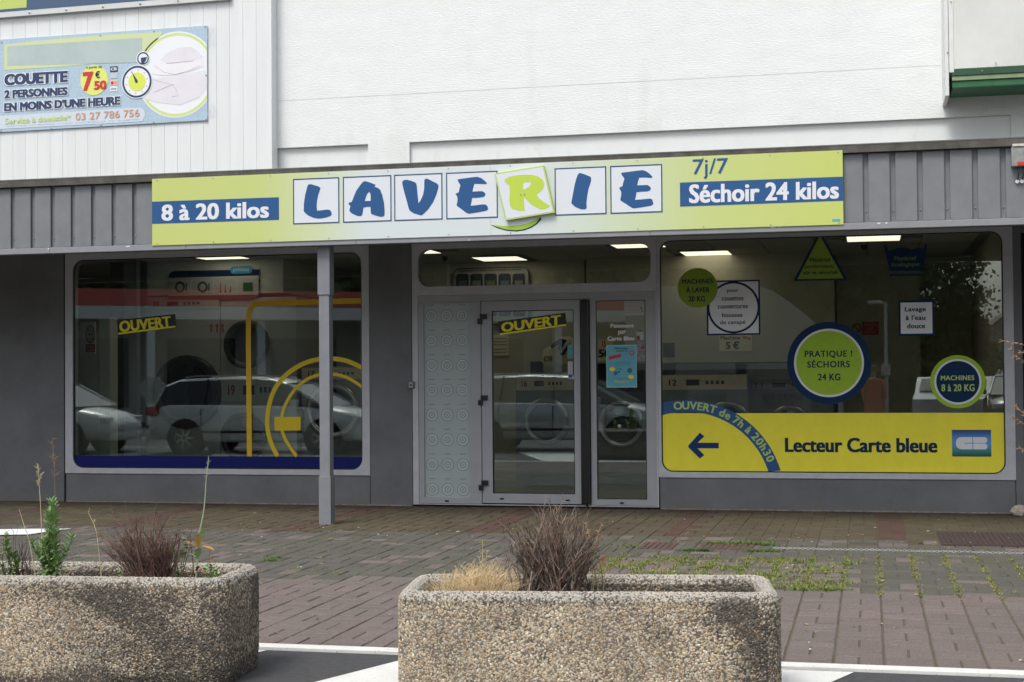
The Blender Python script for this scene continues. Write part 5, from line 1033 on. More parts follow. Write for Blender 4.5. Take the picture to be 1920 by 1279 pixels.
def shrub(label, bpx, boxpx, Y, n, mats, spread, name='dead_shrub', rr=.0022, sub=5, tufty=.5):
    b0 = at(*bpx, Y); x0, y0, x1, y1 = boxpx; base = Vector((b0.x, Y, SZ)); t = thing(name, label, 'shrub', base)
    tws = [Twigs() for _ in mats]
    for k in range(n):
        u = random.random(); px = x0+(x1-x0)*u; hgt = .62+.38*math.sin(math.pi*min(max(u, .05), .95)); top = y1+(y0-y1)*hgt*random.uniform(.45, 1.02)
        e = at(px, top, Y); st = base+Vector((random.gauss(0, spread), random.gauss(0, spread*.8), 0)); en = Vector((e.x, Y+random.uniform(-.14, .14), e.z)); T = random.choice(tws); en = st.lerp(en, random.uniform(.6, 1))
        pts = T.stem(st, en, rr*random.uniform(.8, 1.6), rr*.45, .16)
        for q_ in range(sub):
            a = random.choice(pts[1:]); L_ = random.uniform(.03, .10); d = (en-st).normalized()+Vector((random.gauss(0, .45), random.gauss(0, .45), random.uniform(0, .5))); T2 = random.choice(tws); T2.stem(a, a+d.normalized()*L_, rr*.6, rr*.3, .2, 3, 3)
        if random.random() < tufty:     # dried flower spike
            T3 = random.choice(tws)
            for q_ in range(7):
                a = pts[-1].lerp(pts[-2], random.random()*1.6); T3.stem(a, a+Vector((random.gauss(0, .012), random.gauss(0, .012), random.uniform(.008, .03))), rr*.7, rr*.3, .1, 1, 3)
    for T, m in zip(tws, mats): put('twigs', T.mb.mesh(), m, t)
    return t
shrub('dense dead grey brown shrub in the middle of the right planter', (1042, 1112), (945, 938, 1135, 1095), yR, 235, (TW1, TW2, TW1, TW3, TW2, mat('twig_pale', (.34, .27, .20), .85, var=.3, scale=10)), .085, rr=.0024, sub=9, tufty=.6)
yL = -15.95+6.72
shrub('dead reddish brown shrub fanning out in the left planter', (292, 1090), (196, 950, 330, 1072), yL, 140, (TW3, TW3, TW2), .05, rr=.002, sub=9, tufty=.8)
shrub('thin dead branches rising right of the reddish shrub in the left planter', (305, 1088), (290, 958, 368, 1070), yL+.04, 16, (TW3, TW2), .02, rr=.0025, sub=7, tufty=.9)
shrub('dark bare twigs between the green weeds at the left edge', (36, 1085), (4, 985, 66, 1070), yL, 30, (TW2, TW2, mat('twig_plum', (.06, .03, .04), .85)), .03, rr=.0018, sub=2, tufty=.0)
# straw
t = thing('dry_grass_tuft', 'orange straw coloured dry grass matted over the left end of the right planter', 'dry grass', (at(900, 1100, yR).x, yR, SZ)); ta, tb = Twigs(), Twigs()
for k in range(1150):
    px = random.triangular(815, 975, 915); b0 = at(px, 1112, yR); h = random.uniform(.03, .14)*(1-.5*abs(px-905)/90); st = Vector((b0.x, yR+random.uniform(-.2, .16), SZ+.02)); T = ta if random.random() < .7 else tb
    a = random.uniform(0, 6.28); sp_ = random.uniform(.02, .13); T.stem(st, st+Vector((math.cos(a)*sp_, math.sin(a)*sp_*.7, h+.02)), .0013, .0007, .6, 4, 3)
for (pa_, pb2) in (((905, 1100), (905, 1020)), ((908, 1100), (914, 1032)), ((912, 1100), (898, 1045)), ((900, 1100), (925, 1050)), ((940, 1100), (935, 1048))):
    a, b_ = at(*pa_, yR), at(*pb2, yR); pts = tb.stem((a.x, yR, SZ), (b_.x, yR, b_.z), .0016, .0009, .05, 5)
    for q_ in range(22):
        c_ = pts[-1].lerp(pts[-3], random.random()); tb.stem(c_, c_+Vector((random.gauss(0, .012), random.gauss(0, .01), random.uniform(-.005, .02))), .0012, .0008, .1, 1, 3)
put('straw_blades', ta.mb.mesh(), STR, t, kind='stuff'); put('pale_blades', tb.mb.mesh(), STR2, t, kind='stuff')
# weeds
def leafy(name, label, bpx, tops, Y, m, L, wd, dens, sm=STG, tipm=None):
    b0 = at(*bpx, Y); base = Vector((b0.x, Y, SZ)); t = thing(name, label, 'plant', base); st = Twigs(); lf = MB()
    for (tx, ty) in tops:
        e = at(tx, ty, Y); en = Vector((e.x, Y+random.uniform(-.05, .05), e.z)); s0 = base+Vector((random.gauss(0, .012), random.gauss(0, .02), 0)); pts = st.stem(s0, en, .0035, .0015, .08, 8)
        H_ = (en-s0).length
        for k in range(int(H_*dens)):
            u = random.random()**.8; i = u*(len(pts)-1); p = pts[int(i)].lerp(pts[min(int(i)+1, len(pts)-1)], i-int(i)); a = random.uniform(0, 6.28); up_ = .35+.9*u
            leaf(lf, p, (math.cos(a), math.sin(a), up_), L*(1.05-.45*u)*random.uniform(.7, 1.2), wd*random.uniform(.7, 1.2), .55*(1-u)+.1)
    put('stems', st.mb.mesh(), sm, t); put('leaves', lf.mesh(), m, t, kind='stuff'); return t
leafy('leafy_weed', 'tallest bushy green weed with narrow leaves in the left planter', (95, 1090), ((93, 940), (100, 948), (88, 965), (60, 1015), (130, 1005), (70, 1030), (115, 1040), (85, 1010), (105, 1000), (75, 1050), (98, 1050)), yL-.05, LG1, .082, .0062, 300)
leafy('leafy_weed', 'green weed at the far left edge of the left planter', (25, 1090), ((6, 1003), (12, 1015), (2, 1035), (24, 1040), (30, 1055)), yL, LG2, .065, .008, 190)
leafy('leafy_weed', 'small round leaved weed behind the reddish shrub', (335, 1090), ((345, 1002), (330, 1018), (352, 1010), (305, 1025)), yL+.1, LG2, .03, .010, 70)
leafy('leafy_weed', 'short pale weed inside the rim right of the centre of the left planter', (232, 1085), ((228, 1062), (240, 1060), (222, 1070)), yL+.12, LG2, .03, .006, 150)
leafy('leafy_weed', 'low broad green weed at the right end of the left planter', (392, 1088), ((396, 1062), (405, 1066), (385, 1068), (410, 1075)), yL, LG1, .04, .011, 170)
# lettuce-like tall stalk
t = thing('tall_weed', 'tall single green stalk with yellowing leaves in front of the blue window strip', 'plant', (at(370, 1090, yL).x, yL, SZ)); st = Twigs(); g1, g2, g3 = MB(), MB(), MB()
path = [at(x, y, yL) for x, y in ((367, 1092), (370, 1050), (372, 1010), (380, 970), (384, 940), (386, 905), (389, 880), (391, 858))]; pts = bez([Vector((p.x, yL, p.z)) for p in path], 3); st.mb.tube(pts, [.0050-.0040*k/len(pts) for k in range(len(pts))], 6)
for (x, y, dx, dz, L_, w_, G) in ((372,1025,-.5,1.1,.14,.016,g1),(373,1018,.55,1.1,.15,.017,g1),(371,1030,.2,1,.14,.017,g2),(371,1030,-.6,.7,.10,.022,g2),(373,1025,.5,.1,.10,.018,g2),(370,1050,.3,1,.12,.016,g1),(376,985,.4,1.2,.09,.005,g1),(382,948,-.6,.8,.05,.004,g1),(385,925,.6,1.0,.05,.004,g1),(386,912,-.5,.9,.04,.003,g1),(388,895,.5,1,.035,.003,g1),(369,1045,-.7,.6,.06,.009,g1),(368,1070,.9,.2,.08,.010,g3),(367,1075,-.8,.3,.08,.010,g3),(368,1072,.4,.8,.07,.009,g3),(367,1080,-.4,.9,.06,.008,g3)):
    p = at(x, y, yL); leaf(G, (p.x, yL, p.z), (dx, random.uniform(-.5, .1), dz), L_, w_, .35)
for q_ in range(30): c_ = pts[-1].lerp(pts[-7], random.random()); st.stem(c_, c_+Vector((random.gauss(0, .006), random.gauss(0, .006), random.uniform(.005, .02))), .0014, .0008, .1, 1, 3)
put('stalk', st.mb.mesh(), mat('stalk_pale_green', (.30, .36, .24), .6), t); put('green_leaves', g1.mesh(), LG1, t); put('yellow_leaves', g2.mesh(), LG3, t); put('rusty_leaves', g3.mesh(), LG4, t)
# dry stalks
def stalk(label, path, m, r=.002, head=0, Y=yL, hm=None):
    P = [at(x, y, Y) for x, y in path]; b0 = Vector((P[0].x, Y, SZ)); t = thing('dry_stalk', label, 'dry stalk', b0); st = Twigs(); pts = bez([b0]+[Vector((p.x, Y, p.z)) for p in P[1:]], 3); st.mb.tube(pts, [r*(1-.55*k/len(pts)) for k in range(len(pts))], 5)
    hd = Twigs()
    for q_ in range(head): c_ = pts[-1].lerp(pts[-min(6, len(pts))], random.random()); hd.stem(c_, c_+Vector((random.gauss(0, .014), random.gauss(0, .012), random.uniform(.002, .03))), .0013, .0007, .2, 2, 3)
    put('stalk', st.mb.mesh(), m, t)
    if head: put('seed_head', hd.mb.mesh(), hm or m, t)
stalk('straight cream stalk with a feathery head left of the tallest green weed', ((80, 1090), (78, 1000), (75, 930), (72, 895), (71, 873)), STR2, .0026, 60)
stalk('thin brown stalk with a reddish head behind the tallest green weed', ((108, 1090), (106, 990), (103, 920), (102, 870), (98, 822)), mat('stalk_brown', (.22, .15, .10), .8), .0018, 46)
stalk('bare pale stalk leaning left at the left edge', ((70, 1088), (55, 1015), (45, 985), (36, 955)), STR2, .0024)
stalk('bent grey stalk with small drooping tip between weed and reddish shrub', ((192, 1090), (186, 1040), (180, 995), (170, 970), (166, 962)), STR2, .0019, 8)
stalk('short bleached stalk right of the tallest green weed', ((114, 1095), (115, 1060), (113, 1030), (111, 1010)), STR2, .002)
stalk('thin leaning straw in the middle of the left planter', ((136, 1090), (139, 1050), (137, 1015)), STR2, .0013)
stalk('dark bare stalk at the right end of the left planter', ((368, 1090), (360, 1040), (356, 1000)), TW2, .0024)
stalk('short orange stalk beside the low broad weed', ((392, 1085), (395, 1050), (394, 1016)), mat('stalk_orange', (.42, .22, .09), .8), .0015, 4)
# red/yellow weed in the right planter
t = thing('wilting_weed', 'wilting weed with orange and pink seed clusters right of the dead shrub', 'plant', (at(1112, 1100, yR).x, yR, SZ)); st = Twigs(); hd = Twigs()
for path in (((1108, 1105), (1112, 1060), (1116, 1030), (1120, 1005), (1128, 985)), ((1110, 1105), (1115, 1050), (1106, 1010), (1098, 982)), ((1118, 1100), (1125, 1060), (1134, 1042)), ((1130, 1100), (1133, 1075), (1131, 1050))):
    P = [at(x, y, yR) for x, y in path]; pts = bez([Vector((P[0].x, yR, SZ))]+[Vector((p.x, yR, p.z)) for p in P[1:]], 3); st.mb.tube(pts, .0019, 5)
    for q_ in range(24): c_ = random.choice(pts[len(pts)//2:]); hd.stem(c_, c_+Vector((random.gauss(0, .010), random.gauss(0, .008), random.uniform(-.006, .014))), .0026, .0012, .1, 1, 4)
put('stems', st.mb.mesh(), mat('stem_yellow_green', (.30, .28, .10), .7), t); put('seed_clusters', hd.mb.mesh(), mat('seed_orange', (.42, .20, .11), .8, var=.4, scale=30), t, kind='stuff')
st = Twigs(); t = thing('soil_debris', 'dry stems and crumbs on the soil of the right planter beside the wilting weed', 'debris', (at(1250, 1100, yR).x, yR, SZ))
for k in range(90): p = Vector((at(random.uniform(1120, 1330), 1100, yR).x, yR+random.uniform(-.2, .2), SZ+.004)); st.stem(p, p+Vector((random.gauss(0, .05), random.gauss(0, .04), random.uniform(0, .035))), .0013, .0008, .3, 3, 3)
put('dry_stems', st.mb.mesh(), TW3, t, kind='stuff')
# overhanging seed twig at the right frame edge, growing beside the wall corner
Yw = -15.95+9.0
b0 = Vector((at(1975, 1010, Yw).x, Yw, 0)); t = thing('dry_seed_plant', 'dry reddish seed plant reaching in from the right edge of the picture', 'plant', b0); st = Twigs(); hd = Twigs(); paths = []
mp = [at(x, y, Yw) for x, y in ((1975, 1010), (1965, 900), (1955, 760), (1950, 640))]; mpts = bez([b0]+[Vector((p.x, Yw, p.z)) for p in mp[1:]], 4); st.mb.tube(mpts, .004, 6)
for s0, path in ((mpts[-3], ((1925, 650), (1900, 643), (1882, 640))), (mpts[-3], ((1925, 662), (1905, 668))), (mpts[-4], ((1930, 690), (1912, 672), (1895, 655))), (mpts[-7], ((1935, 790), (1918, 775), (1905, 760))), (mpts[-7], ((1935, 800), (1915, 792), (1900, 781))), (mpts[-9], ((1935, 850), (1920, 845), (1912, 840)))):
    pts = bez([s0]+[Vector((at(x, y, Yw).x, Yw, at(x, y, Yw).z)) for x, y in path], 3); st.mb.tube(pts, .0014, 4)
    for q_ in range(26): c_ = random.choice(pts[2:]); hd.stem(c_, c_+Vector((random.uniform(-.03, .01), random.gauss(0, .01), random.gauss(0, .010))), .0028, .0010, .1, 1, 4)
for (x, y) in ((1938, 950), (1925, 915), (1930, 880)):
    p = at(x, y, Yw); pts = bez([mpts[6], Vector((p.x, Yw, p.z))], 3); st.mb.tube(pts, .0014, 4)
put('stems', st.mb.mesh(), mat('seed_stem', (.16, .09, .06), .8), t); put('seed_heads', hd.mb.mesh(), mat('seed_tan', (.32, .20, .11), .8, var=.4, scale=30), t, kind='stuff')
# rubble lump
p = at(1908, 955, -.1); t = thing('stone_lump', 'pale broken stone lying at the foot of the wall at the right edge', 'stone', (p.x, -.2, 0)); bm = bmesh.new(); bmesh.ops.create_icosphere(bm, subdivisions=2, radius=.07)
for v in bm.verts: v.co = Vector((v.co.x*1.1*random.uniform(.8, 1.2)+p.x, v.co.y*random.uniform(.8, 1.2)-.2, max(v.co.z*random.uniform(.7, 1.1)+.04, .0)))
me = bpy.data.meshes.new('s'); bm.to_mesh(me); bm.free(); put('stone', me, mat('stone_pale', (.42, .37, .31), .9, var=.4, scale=30), t)

# ================================================================== THE STREET BEHIND THE CAMERA (seen in the glass)
def wheel(t, x, y, r, side):
    wv = put('wheel', MB().lathe((x, y, r), [(r*.62, -.10), (r*.9, -.10), (r, -.07), (r, .07), (r*.9, .10), (r*.62, .10)], 'y', 28, caps=False).mesh(), mat('tyre_rubber', (.02, .02, .021), .8), t, local=True, smooth=True)
    rm = MB().lathe((x, y, r), [(r*.64, side*.095), (r*.60, side*.06), (.001, side*.05)], 'y', 24, caps=False)
    for k in range(7):
        a = k*2*math.pi/7; c_, s_ = math.cos(a), math.sin(a); rm.add([(x+c_*.03-s_*.025, y+side*.09, r+s_*.03+c_*.025), (x+c_*.03+s_*.025, y+side*.09, r+s_*.03-c_*.025), (x+c_*r*.6+s_*.018, y+side*.088, r+s_*r*.6-c_*.018), (x+c_*r*.6-s_*.018, y+side*.088, r+s_*r*.6+c_*.018)], [(0, 1, 2, 3)])
    put('rim', rm.mesh(), mat('rim_alloy', (.5, .5, .51), .3, metal=.6), wv, local=True)
def car(label, loc, rz, paint, L=4.4, Wd=1.76, H=1.42, tall=0, cat='car'):
    t = thing('parked_car', label, cat, loc, rz, 'cars parked behind the camera, mirrored in the glass')
    hw = Wd/2; r = .31
    # body stations: x, bottom, shoulder height, top(centre) height, half width
    st = [(-L/2, .42, .78, .80, hw*.80), (-L/2+.08, .30, .86, .90, hw*.92), (-L/2+.45, .24, .92, .97, hw*.99), (-.9, .22, .92, .97, hw), (.3, .22, .90, .95, hw), (.95, .22, .88, .93, hw*.995), (L/2-.7, .23, .82, .88, hw*.97), (L/2-.25, .26, .72, .77, hw*.88), (L/2-.04, .33, .60, .62, hw*.72), (L/2, .40, .52, .53, hw*.62)]
    V = []; F = []
    for x, zb, zs, zt, w_ in st:
        half = [(w_*.80, zb), (w_*.97, zb+.06), (w_, (zb+zs)/2), (w_*.975, zs-.06), (w_*.93, zs), (w_*.55, zt)]
        ring_ = [(x, y, z) for y, z in half]+[(x, 0, zt+.015)]+[(x, -y, z) for y, z in half[::-1]]; V += ring_
    n_ = 13
    for i in range(len(st)-1):
        for k in range(n_): F.append((i*n_+k, i*n_+(k+1) % n_, (i+1)*n_+(k+1) % n_, (i+1)*n_+k))
    F.append(tuple(range(n_))); F.append(tuple((len(st)-1)*n_+k for k in range(n_)))
    body = put('body', MB().add(V, F).mesh(), paint, t, local=True, smooth=True)
    # greenhouse: side outline
    out = [(-L/2+.12, .90), (-L/2+.30, H-.16), (-L/2+.62, H-.04), (-.5, H), (.25, H-.03), (.62, H-.12), (1.38, .90)]
    gl = mat('car_glass', (.012, .014, .016), .06, spec=.8)
    V = []; F = []
    for x, z in out:
        k = (z-.9)/(H-.9); w_ = hw*(.90-.17*k); V += [(x, -w_, z), (x, w_, z)]
    m_ = len(out)
    for i in range(m_-1): F.append((2*i, 2*i+1, 2*i+3, 2*i+2))
    F.append(tuple(2*i for i in range(m_))); F.append(tuple(2*i+1 for i in range(m_)))
    put('cabin_glass', MB().add(V, F).mesh(), gl, t, local=True)
    rf = MB(); rr_ = [(-L/2+.30, H-.14), (-L/2+.62, H-.02), (-.5, H+.02), (.25, H-.01), (.60, H-.10)]; V = []
    for x, z in rr_:
        k = (z-.9)/(H-.9); w_ = hw*(.92-.17*k); V += [(x, -w_, z-.035), (x, -w_*.93, z+.004), (x, 0, z+.022), (x, w_*.93, z+.004), (x, w_, z-.035)]
    F = [(5*i+k, 5*i+k+1, 5*i+k+6, 5*i+k+5) for i in range(4) for k in range(4)]; put('roof', MB().add(V, F).mesh(), paint, t, local=True, smooth=True)
    for s_ in (-1, 1):
        for (xa, za, xb, zb) in ((-L/2+.14, .90, -L/2+.33, H-.12), (-1.05, .90, -1.0, H-.02), (-.02, .90, -.03, H-.02), (.60, H-.11, 1.36, .90)):
            ya = hw*(.905-.17*(za-.9)/(H-.9)); yb_ = hw*(.905-.17*(zb-.9)/(H-.9)); put('pillar', MB().tube([(xa, s_*ya, za), (xb, s_*yb_, zb)], .03, 6).mesh(), paint if za != .9 or xa < -1.5 or xa > .5 else BLACK, t, local=True)
        put('door_seam', MB().box(-1.06, -1.052, s_*(hw-.02), s_*(hw+.004), .32, .86).box(-.02, -.012, s_*(hw-.02), s_*(hw+.004), .32, .86).box(.98, .988, s_*(hw-.03), s_*(hw+.004), .34, .82).mesh(), BLACK, t, local=True)
        for x in (-.85, .2): put('door_handle', MB().box(x, x+.16, s_*(hw-.01), s_*(hw+.03), .76, .785, c=.006).mesh(), paint, t, local=True)
        put('side_strip', MB().box(-L/2+1.15, L/2-1.2, s_*(hw-.01), s_*(hw+.012), .40, .44).mesh(), BLACK, t, local=True)
        put('wing_mirror', MB().box(.78, .90, s_*(hw-.02), s_*(hw+.18), .90, 1.02, c=.02).mesh(), paint, t, local=True)
        put('headlight', MB().box(L/2-.36, L/2-.06, s_*hw*.52, s_*hw*.84, .58, .70, c=.03).mesh(), mat('lamp_clear', (.5, .52, .54), .15), t, local=True)
        put('tail_light', MB().box(-L/2-.005, -L/2+.26, s_*hw*.70, s_*hw*.965, .72, .90, c=.03).mesh(), mat('lamp_red', (.30, .012, .012), .2), t, local=True)
        for x in (-L/2+.82, L/2-.84):
            put('wheel_arch', MB().lathe((x, s_*(hw-.13), r), [(r*1.16, -.14), (r*1.16, .135), (r*1.0, .138)], 'y', 28).mesh(), mat('arch_black', (.01, .01, .01), .9), t, local=True)
            wheel(t, x, s_*(hw-.06), r, s_)
    put('bumper', MB().box(-L/2-.03, -L/2+.25, -hw*.86, hw*.86, .26, .46, c=.06).box(L/2-.28, L/2+.02, -hw*.66, hw*.66, .24, .40, c=.05).mesh(), paint, t, local=True)
    put('number_plate', MB().box(-L/2-.038, -L/2-.028, -.26, .26, .52, .62).box(L/2+.018, L/2+.026, -.26, .26, .30, .40).mesh(), mat('plate_white', (.7, .7, .66), .5), t, local=True)
    put('roof_rail', MB().tube([(-1.5, hw*.66, H+.02), (-1.3, hw*.66, H+.05), (.1, hw*.66, H+.05), (.3, hw*.66, H+.0)], .014, 6).tube([(-1.5, -hw*.66, H+.02), (-1.3, -hw*.66, H+.05), (.1, -hw*.66, H+.05), (.3, -hw*.66, H+.0)], .014, 6).mesh(), METAL, t, local=True)
    return t
WP = mat('car_white_paint', (.56, .59, .60), .25, coat=.6); SP_ = mat('car_silver_paint', (.40, .42, .44), .28, metal=.3, coat=.6); VP = mat('van_white_paint', (.62, .63, .63), .3, coat=.5); BP = mat('car_dark_paint', (.03, .035, .045), .25, coat=.6)
car('white estate car with roof rails mirrored in the left window', (-11.15, -10.9, 0), 0, WP)
car('white hatchback bonnet mirrored at the left edge of the left window', (-16.1, -10.7, 0), 0, WP, L=4.1)
car('silver car mirrored in the door glass', (-5.72, -12.2, 0), 0, SP_, L=4.3)
car('dark car mirrored at the right end of the right window', (3.6, -21.5, 0), math.radians(95), BP, L=4.2)
# white van
t = thing('parked_van', 'white delivery van mirrored behind the green rimmed round sticker', 'van', (2.35, -24.8, 0), math.radians(102))
put('van_body', MB().box(-2.4, 1.2, -.95, .95, .35, 1.30, c=.10).mesh(), VP, t, local=True); put('van_nose', MB().add([(1.15,-.93,.4),(2.3,-.85,.4),(2.3,-.85,.75),(1.7,-.9,.9),(1.15,-.93,1.3),(1.15,.93,.4),(2.3,.85,.4),(2.3,.85,.75),(1.7,.9,.9),(1.15,.93,1.3)], [(0,1,2,3,4),(5,6,7,8,9),(0,1,6,5),(1,2,7,6),(2,3,8,7),(3,4,9,8)]).mesh(), VP, t, local=True)
put('windscreen', MB().add([(1.25,-.8,1.26),(1.68,-.8,.95),(1.68,.8,.95),(1.25,.8,1.26)], [(0,1,2,3)]).mesh(), mat('car_glass', (.01, .01, .01)), t, local=True)
for s_ in (-1, 1):
    put('side_window', bx(.45, 1.1, s_*.952, s_*.958, .95, 1.22), MATS['car_glass'], t, local=True)
    for x in (-1.6, 1.5): wheel(t, x, s_*.88, .31, s_)
# opposite shop with red and white canopy
A_ = Vector((-22.8, -24.3, 0)); B2 = Vector((-5.6, -36.8, 0)); dr_ = (B2-A_).normalized(); A_ = A_-dr_*8; Ln = (B2-A_).length; ang = math.atan2(dr_.y, dr_.x)
t = thing('opposite_shop', 'shop across the car park with red and white canopy band, mirrored in the glass', 'building', A_, ang)
put('shop_wall', bx(0, Ln, -9, -2.6, 0, 3.6), mat('shop_render', (.42, .42, .39), .8, var=.05), t, local=True)
put('canopy_red_band', bx(-.2, Ln+.2, -2.59, .02, 3.62, 4.12), mat('canopy_red', (.62, .11, .10), .5, var=.05), t, local=True)
put('canopy_white_band', bx(-.2, Ln+.2, -2.59, .0, 3.22, 3.615), mat('canopy_white', (.76, .79, .79), .5, var=.04), t, local=True)
put('fascia_lettering', tbox(MB(), 'OUVERT', -9.6, 3.3, -8.2, 3.5, 0, bold=.02).mesh(), mat('fascia_grey_ink', (.2, .2, .2), .5), t, local=True) if False else None
x = .8
while x < Ln-2:
    put('shop_front_window', MB().box(x, x+2.2, -2.59, -2.55, .5, 2.7).mesh(), mat('shop_dark_glass', (.05, .055, .06), .1), t, local=True); put('column', bx(x+2.4, x+2.65, -.5, -.25, 0, 3.2), mat('canopy_white', (.6, .6, .6)), t, local=True); x += 3.4
# pale curved-roof hall
hz = 45-15.95; t = thing('curved_roof_hall', 'pale hall with curved roof mirrored in the right window', 'building', (-4, -hz, 0))
prof = bez([(-7.2, 3.9), (-6.0, 4.06), (-4.4, 4.12), (-3.1, 4.0), (-2.4, 3.62), (-1.7, 3.05), (-.9, 2.3)], 5)
put('hall_front', MB().plate([[(-7.2, 0)]+[(-.9, 0)]+[(p.x, p.y) for p in prof[::-1]]], -hz, -hz-10).mesh(), mat('hall_render', (.36, .37, .34), .8, var=.08, scale=.5), t)
put('hall_base_band', bx(-7.2, -.9, -hz+.0, -hz+.03, 0, 1.55), mat('hall_glass', (.07, .08, .085), .15), t)
nt_ = thing('hall_window_lettering', 'handwritten window lettering BIENVENUE and RAPPORTE AUSSI AU DRIVE mirrored in the right window', 'lettering', (-4, -hz+.05, 1))
def mirrored(s, x0, y0, x1, y1):       # faces +Y, so its mirror image reads backwards in the shop glass
    a, b_ = at(x0, y0, hz), at(x1, y1, hz); v, f = glyphs(s, .01); lo, hi = v.min(0), v.max(0)
    out = [(b_.x-(p[0]-lo[0])/(hi[0]-lo[0])*(b_.x-a.x), -hz+.06+p[2], a.z+(p[1]-lo[1])/(hi[1]-lo[1])*(b_.z-a.z)) for p in v]; put('lettering', MB().add(out, f).mesh(), mat('pale_window_paint', (.012, .012, .012), .6), nt_)
put('pale_panel', bx(at(1290, 740, hz).x, at(1520, 740, hz).x, -hz+.032, -hz+.05, at(1300, 772, hz).z, at(1300, 722, hz).z), mat('panel_grey', (.22, .23, .24), .5), nt_)
mirrored('BIENVENUE', 1302, 754, 1362, 737); mirrored('RAPPORTE AUSSI', 1430, 751, 1505, 737); mirrored('AU DRIVE !', 1436, 766, 1490, 752)
# lamp post
lp = at(1663, 780, 38-15.95); t = thing('street_lamp', 'thin pale street lamp mirrored right of the largest round sticker', 'street lamp', (lp.x, -22.05, 0))
put('pole', MB().tube([(lp.x, -22.05, 0), (lp.x, -22.05, 3.15)], [.05, .035], 10).mesh(), mat('lamp_grey', (.4, .41, .41), .4), t); put('arm', MB().tube([(lp.x, -22.05, 3.12), (lp.x-.3, -22.05, 3.16)], .025, 8).mesh(), mat('lamp_grey', (.4, .4, .4)), t); put('lamp_head', MB().box(lp.x-.42, lp.x-.06, -22.12, -21.98, 3.13, 3.19, c=.015).mesh(), mat('lamp_grey', (.4, .4, .4)), t)
put('pole_box', MB().box(lp.x-.13, lp.x+.1, -22.0, -21.9, 1.35, 1.62, c=.01).mesh(), mat('lamp_grey', (.4, .4, .4)), t)
op = at(286, 731, 32-15.95); oy_ = -(32-15.95)
t = thing('road_sign', 'grey back of an octagonal road sign mirrored over the big dark dryer door', 'road sign', (op.x, oy_, 0))
oc = [(op.x+.33*math.cos(math.radians(22.5+45*k)), op.z+.33*math.sin(math.radians(22.5+45*k))) for k in range(8)]
put('sign_plate', MB().plate([oc], oy_-.01, oy_+.01).mesh(), mat('lamp_grey', (.4, .4, .4)), t); put('post', MB().tube([(op.x, oy_-.03, 0), (op.x, oy_-.03, op.z+.25)], .03, 10).mesh(), mat('lamp_grey', (.4, .4, .4)), t)
# gabled house
t = thing('gabled_house', 'house with gabled roof mirrored at the right edge of the right window', 'house', (6, -56, 0)); hy = -54.0
put('house_wall', MB().plate([[(4.4, 0), (8.5, 0), (8.5, 2.6), (6.1, 4.0), (4.4, 2.6)]], hy, hy-8).mesh(), mat('house_render', (.45, .42, .36), .8), t); rf = MB()
rf.add([(4.1, hy+.3, 2.45), (6.1, hy+.3, 4.12), (8.8, hy+.3, 2.45), (4.1, hy-8, 2.45), (6.1, hy-8, 4.12), (8.8, hy-8, 2.45), (4.1, hy+.3, 2.33), (6.1, hy+.3, 4.0), (8.8, hy+.3, 2.33)], [(0, 1, 4, 3), (1, 2, 5, 4), (0, 1, 7, 6), (1, 2, 8, 7)]); put('roof', rf.mesh(), mat('roof_tile', (.12, .08, .07), .8, var=.2), t)
for x in (5.0, 6.6): put('window', bx(x, x+.7, hy+.001, hy+.03, 1.2, 2.2), MATS['hall_glass'], t)
# person
t = thing('person', 'person in a long orange red garment standing far behind, mirrored in the right window', 'person', (.1, -18.05, 0)); px_, py_ = .1, -18.05
def skin(name, J, E_, m, parent, lvl=2):
    me = bpy.data.meshes.new(name); me.from_pydata([j[:3] for j in J], E_, []); o = bpy.data.objects.new(name, me); COL.objects.link(o); o.modifiers.new('s', 'SKIN'); sv = me.skin_vertices[0].data
    for k, j in enumerate(J): sv[k].radius = (j[3], j[4] if len(j) > 4 else j[3])
    sv[0].use_root = True; ss = o.modifiers.new('u', 'SUBSURF'); ss.levels = lvl; bpy.context.view_layer.update(); m2 = bpy.data.meshes.new_from_object(o.evaluated_get(bpy.context.evaluated_depsgraph_get())); bpy.data.objects.remove(o); m2.materials.clear()
    return put(name, m2, m, parent, smooth=True)
hs = .95
J = [(0,0,.90,.13,.10),(0,0,1.10,.115,.085),(0,0,1.28,.14,.09),(0,0,1.38,.05,.05),(0,0,1.46,.05,.055),(0,0,1.56,.085,.095),(0,0,1.66,.05,.06),(-.17,0,1.33,.055,.05),(-.23,.02,1.08,.04,.04),(-.22,-.03,.86,.032,.03),(-.22,-.05,.78,.028,.016),(.17,0,1.33,.055,.05),(.23,.02,1.08,.04,.04),(.22,-.03,.86,.032,.03),(.22,-.05,.78,.028,.016),(-.09,0,.82,.085,.085),(-.10,-.01,.46,.058,.06),(-.10,.0,.09,.04,.045),(-.11,-.12,.04,.035,.03),(.09,0,.82,.085,.085),(.10,-.01,.46,.058,.06),(.10,0,.09,.04,.045),(.11,-.12,.04,.035,.03)]
J = [(px_+a*hs, py_-b_*hs, c_*hs)+tuple(q_*hs for q_ in r_) for a, b_, c_, *r_ in J]
skin('body', J, [(0,1),(1,2),(2,3),(3,4),(4,5),(5,6),(2,7),(7,8),(8,9),(9,10),(2,11),(11,12),(12,13),(13,14),(0,15),(15,16),(16,17),(17,18),(0,19),(19,20),(20,21),(21,22)], mat('skin_tone', (.38, .24, .17), .6), t)
put('long_garment', MB().lathe((px_, py_, 0), [(.17*hs, 1.36*hs), (.185*hs, 1.2*hs), (.165*hs, 1.05*hs), (.21*hs, .8*hs), (.25*hs, .3*hs)], 'z', 24, caps=False).mesh(), mat('garment_orange_red', (.50, .13, .07), .8, var=.15), t, smooth=True)
